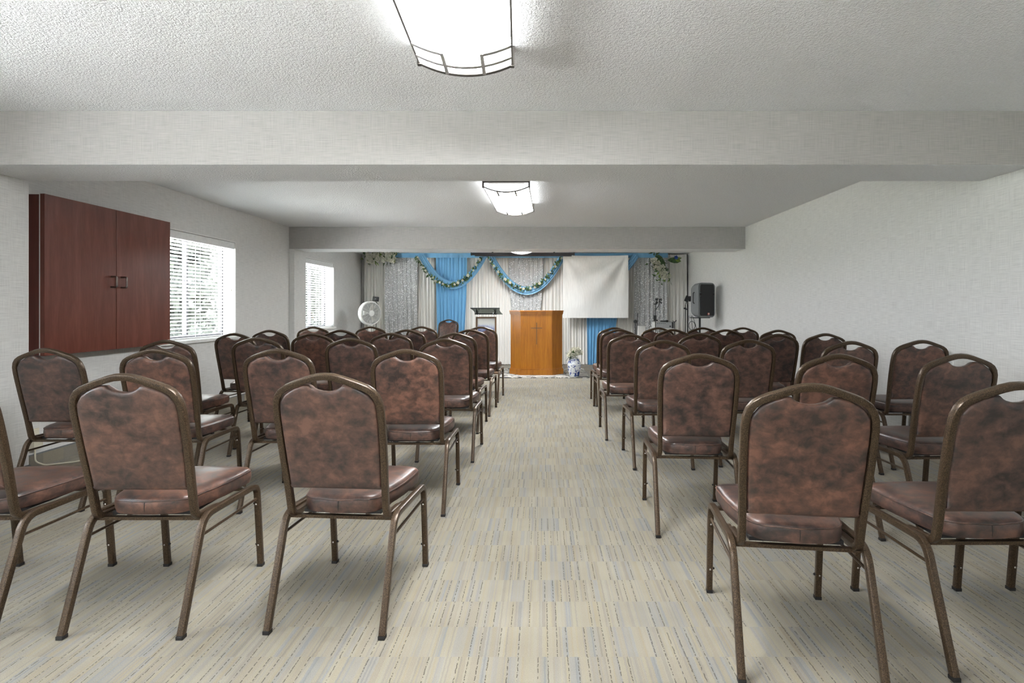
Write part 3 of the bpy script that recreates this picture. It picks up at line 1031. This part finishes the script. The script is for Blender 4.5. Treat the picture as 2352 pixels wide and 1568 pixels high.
garland('rose and leaf garland along the left blue swag', 960, 1113, 656, 589, 5)
garland('rose and leaf garland along the swag above the podium', 1122, 1290, 664, 589, 6)

def bouquet(name, lab, spots, y, seed, nleaf, leaf_sp, rose_s=1.3, grp=None, big=None):
    """spots: list of pixel positions of blooms"""
    rg = random.Random(seed)
    cx = sum(p[0] for p in spots) / len(spots); cy = sum(p[1] for p in spots) / len(spots)
    t = thing(name, lab, 'flowers', (X(cx, y), y, Z(cy, y)), 0, grp)
    bm = bmesh.new()
    for k in range(nleaf):
        p = rg.choice(spots)
        c_ = Vector((X(p[0] + rg.gauss(0, leaf_sp), y) - t.location.x, rg.uniform(-.085, .02), Z(p[1] + rg.gauss(0, leaf_sp), y) - t.location.z))
        e = Euler((rg.uniform(0, 6.3), rg.uniform(0, 6.3), rg.uniform(0, 6.3))).to_matrix().to_4x4()
        leaf_mesh_into(bm, Matrix.Translation(c_) @ e, rg.uniform(.07, .12), rg.uniform(.03, .05), 0 if rg.random() < .6 else 1)
    f_ = obj('foliage', bm, ['leaf', 'leaf_light'], t); f_['kind'] = 'stuff'
    for p in spots:
        put_rose(t, (X(p[0], y) - t.location.x, -.05 - rg.random() * .02, Z(p[1], y) - t.location.z), (rg.gauss(0, .35), -1, rg.gauss(0, .3)), rose_s * rg.uniform(.8, 1.15), 'bloom')
    return t
rg = random.Random(3)
sp = [(849 + 56 * (k % 8) / 7 + rg.uniform(-3, 3), 585 + 6.5 * (k // 8) + rg.uniform(-2, 2)) for k in range(24)]
bouquet('flower_arrangement', 'white flower cluster at the top left corner of the backdrop', sp, CY - .19, 8, 130, 6, 1.75, 'corner flowers')
sp = [(1496 + 34 * q + rg.uniform(-8, 8) , 596 + 40 * q + rg.uniform(-4, 4)) for q in [k / 25 for k in range(26)]]
bq = bouquet('flower_arrangement', 'white flower spray at the top right of the backdrop', sp, CY - .19, 9, 110, 6, 1.65, 'corner flowers')
def palm(name, lab, pts, y, mat, th=.004):
    bm = bmesh.new()
    P2 = [Vector((X(a, y), y - .02 * sin(i), Z(b_, y))) for i, (a, b_) in enumerate(pts)]
    lo = [bm.verts.new(p) for p in P2]; hi = [bm.verts.new(p + Vector((0, -th, 0))) for p in P2]
    n = len(pts)
    bm.faces.new(lo[::-1]); bm.faces.new(hi)
    for k in range(n): bm.faces.new((lo[k], lo[(k+1) % n], hi[(k+1) % n], hi[k]))
    return obj(name, bm, mat)
lf = palm('big_leaf', '', [(1506, 586), (1513, 585), (1520, 590), (1526, 600), (1529, 612), (1524, 610), (1515, 600)], CY - .19, 'leaf')
lf.name = 'large_leaf'; mw = lf.matrix_world.copy(); lf.parent = bq; lf.matrix_parent_inverse = Matrix.Translation(bq.location).inverted()
t = thing('leaf_spray', 'broad green leaf with a blue bloom at the upper right corner', 'flowers', (X(1547), CY - .19, Z(596)))
for pts, mt in (([(1533, 597), (1540, 592), (1550, 590), (1563, 591), (1560, 597), (1565, 600), (1556, 604), (1547, 604), (1539, 602)], 'leaf'),
                ([(1549, 594), (1557, 591), (1566, 592), (1561, 596), (1565, 600), (1556, 602)], 'leaf_light')):
    o = palm('leaf', '', pts, CY - .19 - (.01 if mt == 'leaf_light' else 0), mt)
    o.parent = t; o.matrix_parent_inverse = Matrix.Translation(t.location).inverted()
put_rose(t, (-.01, -.05, .02), (0, -1, 0), 1.3, 'blue_bloom', rose_mesh(.034, 5, 'petal_blue'))

# ------------------------------------------------------------------ podium
def podium():
    t = thing('podium', 'honey oak podium with a cross on its front', 'podium', (-.10, 9.38, 0.009))
    hf, hh, fd, D = .277, .465, .188, .52
    def outline(o):   # plan offset outward by o
        k = o * .414
        return [(-hf - k, -o), (hf + k, -o), (hh + o, fd - k), (hh + o, D + o), (-hh - o, D + o), (-hh - o, fd - k)]
    th = .02
    box('front_panel', -hf, hf, 0, th, .09, 1.08, 'oak', t)
    for s in (-1, 1):
        poly = [(s * hf, 0), (s * hh, fd), (s * (hh - th), fd + .006), (s * (hf - .006), th)]
        prism('facet_panel', poly, .09, 1.08, 'oak', t)
        x0, x1 = sorted((s * hh, s * (hh - th)))
        box('side_panel', x0, x1, fd + .006, D, .09, 1.08, 'oak', t)
    prism('base_plinth', outline(.020), 0, .092, 'oak', t, .004)
    prism('base_bead', outline(.012), .092, .108, 'oak', t, .004)
    prism('top_bead', outline(.008), 1.062, 1.078, 'oak', t, .003)
    prism('cornice', outline(.018), 1.078, 1.115, 'oak', t, .007)
    prism('top_board', outline(.026), 1.115, 1.137, 'oak', t, .005)
    box('shelf', -hh + th, hh - th, fd + .01, D - .02, .62, .64, 'oak', t)
    cr = bmesh.new()
    add_box(cr, -.0065 + .005, .0065 + .005, -.004, .002, .540, .925)
    add_box(cr, -.098 + .005, .098 + .005, -.004, .002, .822, .835)
    obj('cross', cr, 'dark_wood', t)
podium()

# rug under the podium
bm = bmesh.new(); add_box(bm, -.74, .81, 9.04, 10.45, 0, .009, .003)
tag(obj('rug', bm, 'rug'), 'black and grey abstract rug under the podium', 'rug')

# ------------------------------------------------------------------ lectern
def lectern():
    yc = 9.75; xc = -1.025
    t = thing('lectern', 'slim lectern with smoked acrylic desk and framed picture front', 'lectern', (xc, yc, 0))
    # desk plate with swept side edges, high on the audience side
    bm = bmesh.new(); n = 10; V = []
    for j in range(n + 1):
        v = j / n
        y = -.16 + .34 * v; z = 1.182 - .112 * v
        sh = .022 * sin(pi * v * .5)
        xl = -.268 + .030 * sin(v * pi * .5) + .022 * sin(pi * v); xr = .262 + .028 * v - .022 * sin(pi * v)
        V.append([(xl, y, z), (xr, y, z)])
    up = [[bm.verts.new((a, b_, c_ + .008)) for a, b_, c_ in r] for r in V]; lo = [[bm.verts.new(p) for p in r] for r in V]
    for j in range(n):
        bm.faces.new((up[j][0], up[j][1], up[j+1][1], up[j+1][0])); bm.faces.new((lo[j][0], lo[j+1][0], lo[j+1][1], lo[j][1]))
        for s in (0, 1): bm.faces.new((up[j][s], up[j+1][s], lo[j+1][s], lo[j][s]))
    for j in (0, n): bm.faces.new((up[j][0], up[j][1], lo[j][1], lo[j][0]))
    obj('desk', bm, 'smoked', t)
    box('desk_rim', -.270, .262, -.168, -.158, 1.178, 1.196, 'black_plastic', t)
    for s in (-1, 1):
        sweep('bracket', [(s * .165, -.10, 1.158), (s * .165, -.02, 1.098), (s * .165, .10, 1.075)], rsq(.022, .022, .004, 1), 'black_plastic', t)
        rod('post', (s * .135, .0, 1.025), (s * .135, .0, 1.10), .011, 'chrome', t)
    rod('tie_bar', (-.20, -.02, 1.082), (.20, -.02, 1.082), .011, 'black_plastic', t)
    f = bmesh.new()
    add_box(f, -.188, -.162, -.02, .02, .03, 1.03); add_box(f, .162, .188, -.02, .02, .03, 1.03)
    add_box(f, -.162, .162, -.02, .02, 1.004, 1.03); add_box(f, -.162, .162, -.02, .02, .03, .056)
    obj('panel_frame', f, 'dark_wood', t)
    p = box('picture_panel', -.150, .150, -.004, .004, -.42, .44, 'poster', t, loc=(0, 0, .55))
    box('backing', -.162, .162, .005, .010, .056, 1.004, 'white_plastic', t)
    box('foot_plate', -.26, .26, -.19, .19, 0, .03, 'dark_wood', t, .006)
lectern()

# ------------------------------------------------------------------ vase with flowers
t = thing('flower_vase', 'blue and white porcelain vase on the rug beside the podium', 'vase', (.558, 9.22, .009))
lathe('vase', [(0, 0), (.078, 0), (.082, .008), (.088, .03), (.108, .11), (.118, .19), (.116, .235), (.100, .262), (.082, .272), (.082, .292), (.088, .298), (.080, .300), (.074, .29), (.074, .27), (0, .25)], 'porcelain', t, 36)
rg = random.Random(12); bm = bmesh.new()
for k in range(46):
    a = rg.uniform(0, 6.28); e = Euler((rg.uniform(-.5, .5), rg.uniform(-.9, .35), a)).to_matrix().to_4x4()
    leaf_mesh_into(bm, Matrix.Translation((rg.gauss(0, .03), rg.gauss(0, .03), rg.uniform(.30, .40))) @ e, rg.uniform(.07, .12), rg.uniform(.035, .05))
obj('foliage', bm, 'leaf', t)['kind'] = 'stuff'
for k, (dx, dz) in enumerate(((-.085, .365), (-.035, .43), (.0, .455), (.04, .395), (.075, .44), (.10, .40), (-.01, .375), (-.06, .40), (.06, .46), (.025, .43))):
    put_rose(t, (dx, rg.uniform(-.07, 0), dz), (dx * 6, -1, .7), 1.6, 'bloom')
sweep('stem', [(-.05, -.02, .33), (-.12, -.04, .40), (-.155, -.04, .405)], circ(.003, 5), 'leaf', t)
sweep('stem', [(-.04, -.02, .33), (-.10, -.05, .33), (-.145, -.06, .27)], circ(.004, 5), 'leaf', t)

# ------------------------------------------------------------------ pedestal fan
def fan():
    Y = 10.0; xc = X(849, Y); zc = Z(719, Y)
    t = thing('pedestal_fan', 'white round pedestal fan by the left drape', 'fan', (xc, Y, 0))
    lathe('base', [(0, 0), (.21, 0), (.21, .015), (.19, .03), (.06, .05), (.035, .08), (0, .08)], 'white_plastic', t, 32)
    rod('pole', (0, 0, .06), (0, 0, zc - .13), .018, 'white_plastic', t)
    hd = bpy.data.objects.new('head', None); 
    R = Matrix.Rotation(radians(52), 4, 'Z') @ Matrix.Rotation(pi / 2, 4, 'X')  # local +z -> facing -y turned to +x
    def part(nm, me, mat):
        o = obj(nm, me, mat, t); o.location = (0, 0, zc); o.rotation_euler = R.to_euler(); return o
    bm = bmesh.new()
    add_lathe(bm, [(.205, .048), (.222, .046), (.226, .03), (.222, -.04), (.205, -.05), (.200, -.04), (.206, .03), (.205, .048)], 40)
    part('drum', mesh_from(bm, 'drum', True, 50), 'white_plastic')
    for sgn, z in ((1, .05), (-1, -.05)):
        bm = bmesh.new()
        for r in [.065 + .0175 * k for k in range(9)]:
            zz = z + sgn * .018 * (1 - (r / .21) ** 2)
            add_sweep(bm, [(r * cos(2*pi*k/36), r * sin(2*pi*k/36), zz) for k in range(36)], circ(.0022, 5), (0, 0, 1), closed=True)
        for k in range(12):
            a = 2 * pi * k / 12
            add_sweep(bm, [(r * cos(a), r * sin(a), z + sgn * .018 * (1 - (r / .21) ** 2)) for r in (.05, .10, .15, .205)], circ(.0024, 5), (0, 0, 1))
        part('grille', mesh_from(bm, 'grille', True), 'white_plastic')
    bm = bmesh.new(); add_lathe(bm, [(0, .080), (.045, .078), (.056, .070), (.056, .055), (.0, .055)], 28)
    part('hub_cap', mesh_from(bm, 'hub_cap', True, 40), 'white_plastic')
    bm = bmesh.new(); add_lathe(bm, [(0, -.16), (.05, -.155), (.07, -.13), (.075, -.06), (.0, -.05)], 24)
    part('motor', mesh_from(bm, 'motor', True, 40), 'white_plastic')
    for k in range(3):
        bm = bmesh.new(); V = []
        for i in range(7):
            r = .03 + .155 * i / 6; row = []
            for j in range(6):
                a = (j / 5 - .5) * (1.5 - .2 * abs(i - 4) / 4) + 2 * pi * k / 3
                row.append(bm.verts.new((r * cos(a), r * sin(a), (j / 5 - .5) * .045)))
            V.append(row)
        for i in range(6):
            for j in range(5): bm.faces.new((V[i][j], V[i][j+1], V[i+1][j+1], V[i+1][j]))
        part('blade', mesh_from(bm, 'blade', True), 'blade_grey')
    box('neck', -.03, .03, -.02, .05, zc - .28, zc - .19, 'white_plastic', t, .008)
    bpy.data.objects.remove(hd)
fan()

# small black tablet on its slim stand behind the fan
Y = 10.4; xc = X(863, Y)
t = thing('tablet_stand', 'small black display on a slim stand behind the fan', 'stand', (xc, Y, 0))
d = box('display', -.06, .06, -.010, .008, -.045, .045, 'black_plastic', t, .004, (0, 0, Z(686.5, Y)), (radians(-8), radians(6), .15))
box('logo_mark', -.016, .004, -.0105, -.0095, -.008, .010, 'grey_plastic', d)
sweep('arm', [(0.0, 0, Z(692, Y)), (.035, .02, Z(700, Y)), (.0, .03, Z(715, Y)), (-.012, .03, .02)], circ(.007, 8), 'black_plastic', t)
lathe('base', [(0, 0), (.13, 0), (.13, .012), (.02, .022), (0, .022)], 'black_plastic', t, 24, (-.012, .03, 0))

# ------------------------------------------------------------------ loudspeaker on stand
def speaker():
    Y = 9.2; xc = X(1612, Y); zb = Z(728.5, Y); zt = Z(650, Y); H = zt - zb
    st_ = thing('speaker_stand', 'black pole stand holding the loudspeaker', 'stand', (xc, Y + .12, 0))
    rod('pole', (0, 0, .10), (0, 0, zb - .012), .0175, 'black_plastic', st_, 12)
    lathe('collar', [(.018, 0), (.03, .01), (.03, .06), (.018, .07)], 'black_plastic', st_, 14, (0, 0, .52))
    box('top_plate', -.15, .15, -.10, .10, zb - .016, zb - .002, 'black_plastic', st_, .004)
    for k in range(3):
        a = radians(90 + 120 * k)
        lg = sweep('leg', [(.0, .0, .50), (.25 * cos(a), .25 * sin(a), .015)], rsq(.022, .012, .003, 1), 'black_plastic', st_, up=(0, 0, 1))
        box('foot', .25 * cos(a) - .02, .25 * cos(a) + .02, .25 * sin(a) - .02, .25 * sin(a) + .02, 0, .022, 'black_rubber', lg, .004)
    t = thing('loudspeaker', 'black loudspeaker with dark grille on a pole stand by the right wall', 'speaker', (xc, Y, zb), radians(17))
    # local: front faces -y
    def loop(w, y, inset, cr, sh=1.0):
        out = []
        hw = w / 2; z0, z1 = inset, H - inset
        for cx, cz, a0 in ((hw - cr, z1 - cr * sh, 0), (-hw + cr, z1 - cr * sh, 90), (-hw + cr, z0 + cr, 180), (hw - cr, z0 + cr, 270)):
            for k in range(7):
                a = radians(a0 + 15 * k); out.append((cx + cr * cos(a), y, cz + cr * sin(a)))
        return out
    bm = bmesh.new()
    secs = [loop(.300, -.150, .012, .06), loop(.325, -.142, .0, .07), loop(.335, -.10, .0, .07), (loop(.30, .05, .008, .08)), loop(.235, .155, .03, .09), loop(.19, .172, .05, .08)]
    R = [[bm.verts.new(p) for p in s] for s in secs]; n = len(R[0])
    for A, B_ in zip(R, R[1:]):
        for k in range(n): bm.faces.new((A[k], A[(k+1) % n], B_[(k+1) % n], B_[k]))
    bm.faces.new(R[0]); bm.faces.new(R[-1])
    obj('cabinet', mesh_from(bm, 'cabinet', True, 35), 'grey_plastic', t)
    # grille with notched waist
    hw = .134; zz = [(.03, .9), (.055, 1), (.34, 1), (.362, 1.0), (.375, .80), (.415, .80), (.428, 1.0), (.45, 1.0), (.535, .97), (.565, .86)]
    s = H / .592
    poly = [(hw * k, z * s) for z, k in zz] + [(-hw * k, z * s) for z, k in zz[::-1]]
    prism('grille', poly, -.160, -.148, 'black_plastic', t, plane='xz')
    for sg in (-1, 1):
        box('port', sg * .122 - .018, sg * .122 + .018, -.153, -.149, .372 * s, .418 * s, 'black_rubber', t)
    bd = box('badge', .005, .045, -.163, -.1595, .040, .078, plain('red_badge', (.45, .05, .03), .4), t)
    for z0, z1, c_ in ((.062, .074, 'white_plastic'), (.042, .050, 'white_plastic')):
        box('badge_stripe', .012, .040, -.1645, -.1625, z0, z1, c_, bd)
    sweep('side_handle', fillet([(-.166, -.03, .24 * s), (-.185, -.02, .25 * s), (-.185, -.02, .42 * s), (-.166, -.03, .43 * s)], .012), circ(.008, 8), 'black_plastic', t)
    return xc, Y, zb
sx, sy, sz = speaker()
for k, (a, lowz, dx) in enumerate(((1585, .72, -.02), (1589, .66, .03), (1592, .74, .07))):
    pth = [Vector((X(a, sy), sy + .05, sz + .03))]
    for q in range(1, 15):
        f = q / 14
        pth.append(Vector((X(a, sy) + dx * sin(pi * f) * 1.4 - .02 * f, sy + .05 + .04 * f, sz + .03 + (.30 - sz) * f)))
    pth.append(pth[-1] + Vector((.02, 0, -.295)))
    tag(sweep('speaker_cable', pth, circ(.004, 6), 'cable'), ['thin black cable dropping from the speaker, leftmost of three', 'thin black cable dropping from the speaker, middle of three', 'thin black cable dropping from the speaker, rightmost of three'][k], 'cable')
cx, cz = X(1593, sy), Z(748, sy)
loop_ = [(cx + .055 * cos(2*pi*k/24), sy + .10 + .004 * sin(k), cz + .075 * sin(2*pi*k/24)) for k in range(48)]
tag(sweep('cable_coil', loop_, circ(.005, 6), 'cable', up=(0, 1, 0)), 'coil of black cable hanging below the loudspeaker', 'cable')

# ------------------------------------------------------------------ microphone and clamp stands
def tripod(t, h, r=.16, mat='black_plastic'):
    for k in range(3):
        a = radians(30 + 120 * k)
        sweep('leg', [(0, 0, .16), (r * cos(a), r * sin(a), .008)], circ(.008, 6), mat, t, up=(0, 0, 1))
    lathe('hub', [(.012, .12), (.018, .125), (.018, .17), (.012, .175)], mat, t, 12)
    rod('pole', (0, 0, .10), (0, 0, h), .0085, mat, t, 8)

Y = 10.3; xs_ = X(1459, Y)
t = thing('microphone_stand', 'black microphone stand beside the white banner', 'stand', (xs_, Y, 0))
tripod(t, Z(742, Y))
rod('boom', (.032, 0, Z(768, Y)), (.048, 0, Z(719, Y)), .0075, 'black_plastic', t, 8)
lathe('clutch', [(0, -.035), (.028, -.03), (.036, 0), (.028, .03), (0, .035)], 'black_plastic', t, 14, (0, -.01, Z(738, Y)), (pi/2, 0, 0))

Y = 10.2; xs_ = X(1505.5, Y)
t = thing('clamp_stand', 'black stand with phone clamps on top in front of sequin panel', 'stand', (xs_, Y, 0))
tripod(t, Z(697, Y))
box('top_clamp', -.03, .03, -.015, .015, Z(699, Y), Z(696.5, Y), 'black_plastic', t, .003)
for nm, (dx, py, w_, h_, rz) in {'clamp': (.022, 687, .045, .055, .2), 'clamp_b': (.095, 688, .045, .05, -.2), 'clamp_c': (.025, 694.5, .04, .04, 0), 'clamp_d': (.095, 694, .06, .025, .5)}.items():
    b_ = bmesh.new(); add_box(b_, -w_/2, -w_/2 + .012, -.02, .02, -h_/2, h_/2); add_box(b_, w_/2 - .012, w_/2, -.02, .02, -h_/2, h_/2); add_box(b_, -w_/2, w_/2, -.01, .015, -.008, .008)
    obj('phone_clamp', b_, 'black_plastic', t, (dx, 0, Z(py, Y)), (0, rz, 0))
g = [(0, 0, Z(713, Y)), (.02, 0, Z(708, Y)), (.055, 0, Z(703, Y)), (.075, 0, Z(697, Y)), (.085, 0, Z(692, Y))]
sweep('gooseneck', fillet(g, .04, 5), circ(.006, 8), 'black_plastic', t, up=(0, 1, 0))
rod('clamp_link', (.02, 0, Z(697, Y)), (.02, 0, Z(688, Y)), .006, 'black_plastic', t, 6)
b_ = bmesh.new(); add_box(b_, -.035, .015, -.02, .02, Z(737, Y), Z(724, Y), .004); add_box(b_, -.03, .045, -.012, .012, Z(737, Y), Z(734, Y))
obj('height_clamp', b_, 'black_plastic', t)

Y = 9.9; xs_ = X(1574.5, Y)
t = thing('lamp_stand', 'black stand with a tilted panel clipped on top, beside the speaker', 'stand', (xs_, Y, 0))
tripod(t, Z(700, Y))
box('tilted_panel', -.035, .035, -.010, .010, -.055, .055, 'black_plastic', t, .004, (.025, 0, Z(686, Y)), (0, radians(24), .2))
box('back_panel', -.02, .02, -.008, .008, -.05, .05, 'black_plastic', t, .003, (.085, .02, Z(686, Y)), (0, radians(4), .2))
rod('clip_arm', (.03, .012, Z(688, Y)), (.0, 0, Z(700, Y)), .006, 'black_plastic', t, 6)
b_ = bmesh.new(); add_box(b_, -.03, .012, -.015, .015, Z(708, Y) - .015, Z(708, Y) + .015, .004); add_box(b_, .0, .04, -.012, .012, Z(710, Y) - .012, Z(710, Y) + .008, .003)
obj('clutch', b_, 'black_plastic', t)

Y = 10.75; xs_ = X(1549, Y)
t = thing('clip_stand', 'thin stand with a small mic clip right of the amplifier', 'stand', (xs_, Y, 0))
tripod(t, Z(739, Y), .08)
sweep('clip', [(-.035, 0, Z(736.5, Y)), (-.02, 0, Z(738.5, Y)), (.02, 0, Z(738.5, Y)), (.04, 0, Z(735, Y))], circ(.007, 6), 'black_plastic', t, up=(0, 1, 0))

# small white table, grey amplifier on it with a microphone lying on top
Y = 10.45
t = thing('side_table', 'small white table under the grey amplifier', 'table', (X(1520, Y), Y, 0))
zt_ = Z(753, Y)
box('table_top', -.20, .20, -.20, .20, zt_ - .025, zt_, 'white_plastic', t, .005)
for a_ in (-.17, .17):
    for b2 in (-.17, .17): rod('leg', (a_, b2, 0), (a_, b2, zt_ - .02), .012, 'white_plastic', t, 8)
t = thing('amplifier', 'grey amplifier box with black side standing on the white table', 'amplifier', (X(1522, Y), Y - .02, zt_))
hA = Z(739.5, Y) - zt_
box('case', -.165, .150, -.12, .14, 0, hA, plain('silver_case', (.42, .44, .45), .4), t, .006)
box('side_cheek', .150, .182, -.125, .145, 0, hA + .004, 'black_plastic', t, .004)
box('left_cheek', -.19, -.165, -.125, .145, 0, hA + .004, 'white_plastic', t, .008)
box('front_slot', .10, .13, -.123, -.119, .025, .05, 'black_plastic', t)
for k in range(5): lathe('knob', [(.007, 0), (.007, .012), (0, .012)], 'black_plastic', t, 8, (-.13 + .035 * k, -.12, hA - .02), (pi/2, 0, 0))
bm = bmesh.new(); add_lathe(bm, [(0, 0), (.010, .002), (.013, .09), (.014, .11), (.021, .115), (.022, .14), (.012, .155), (0, .157)], 12)
tag(obj('microphone', mesh_from(bm, 'microphone', True, 40), 'black_plastic', None, (X(1516, Y), Y - .03, zt_ + hA + .021), (0, pi / 2, 0)), 'black handheld microphone lying on the amplifier', 'microphone')
tag(box('paper_box', -.07, .07, -.05, .05, 0, Z(748.5, Y), 'white_paint', None, .003, (X(1473, Y), Y, 0)), 'tall white carton standing by the microphone stand', 'carton')

# ------------------------------------------------------------------ outside
struct(box('ground', XL - 30, XL - T, -20, 26, -.5, -.35, 'grass'))
def tree(x, y, h, r, seed, lab, nl=2600):
    rg = random.Random(seed)
    t = thing('tree', lab, 'tree', (x, y, -.35), 0, 'trees outside the windows')
    sweep('trunk', [(0, 0, 0), (.05, .03, h * .3), (-.03, .05, h * .6), (.02, 0, h * .85)], circ(.11, 8), 'bark', t)
    bm = bmesh.new()
    cl = [(Vector((rg.gauss(0, r * .45), rg.gauss(0, r * .45), h * .2 + rg.random() * h * .75)), rg.uniform(.35, .7)) for _ in range(26)]
    for k in range(nl):
        c_, s_ = rg.choice(cl)
        d = Vector((rg.gauss(0, 1), rg.gauss(0, 1), rg.gauss(0, 1))).normalized() * s_ * rg.random() ** .4
        e = Euler((rg.uniform(0, 6.3), rg.uniform(0, 6.3), rg.uniform(0, 6.3))).to_matrix().to_4x4()
        leaf_mesh_into(bm, Matrix.Translation(c_ + d) @ e, rg.uniform(.16, .26), rg.uniform(.10, .15))
    obj('crown', bm, 'tree_leaf', t)['kind'] = 'stuff'
tree(-8.2, 11.3, 3.6, .8, 1, 'leafy tree outside, left in the view past the cabinet', 4200)
tree(-9.6, 14.3, 3.8, .8, 2, 'leafy tree outside, in the middle of the nearer window', 4200)
tree(-9.2, 17.3, 3.8, .8, 5, 'leafy tree outside, at the right edge of the nearer window', 4200)
tree(-9.0, 20.6, 3.2, .8, 3, 'leafy tree outside, seen through the far window', 2600)
tree(-13.0, 19.0, 4.6, .9, 4, 'taller leafy tree farther off outside the nearer window', 3000)
struct(box('ground_bounce', XL - 10, XL - T, -20, 4.0, -.35, -.33, plain('pale_bounce_ground', (.66, .66, .65), .9)))  # unseen pale strip added to bounce sunlight through the windows onto the ceiling
struct(box('ground_bounce_dim', XL - 10, XL - T, 4.0, 30, -.35, -.33, plain('grey_bounce_ground', (.36, .36, .34), .95, var=.2, scale=20)))  # also added and unseen, greyer to bounce less light at the blinds
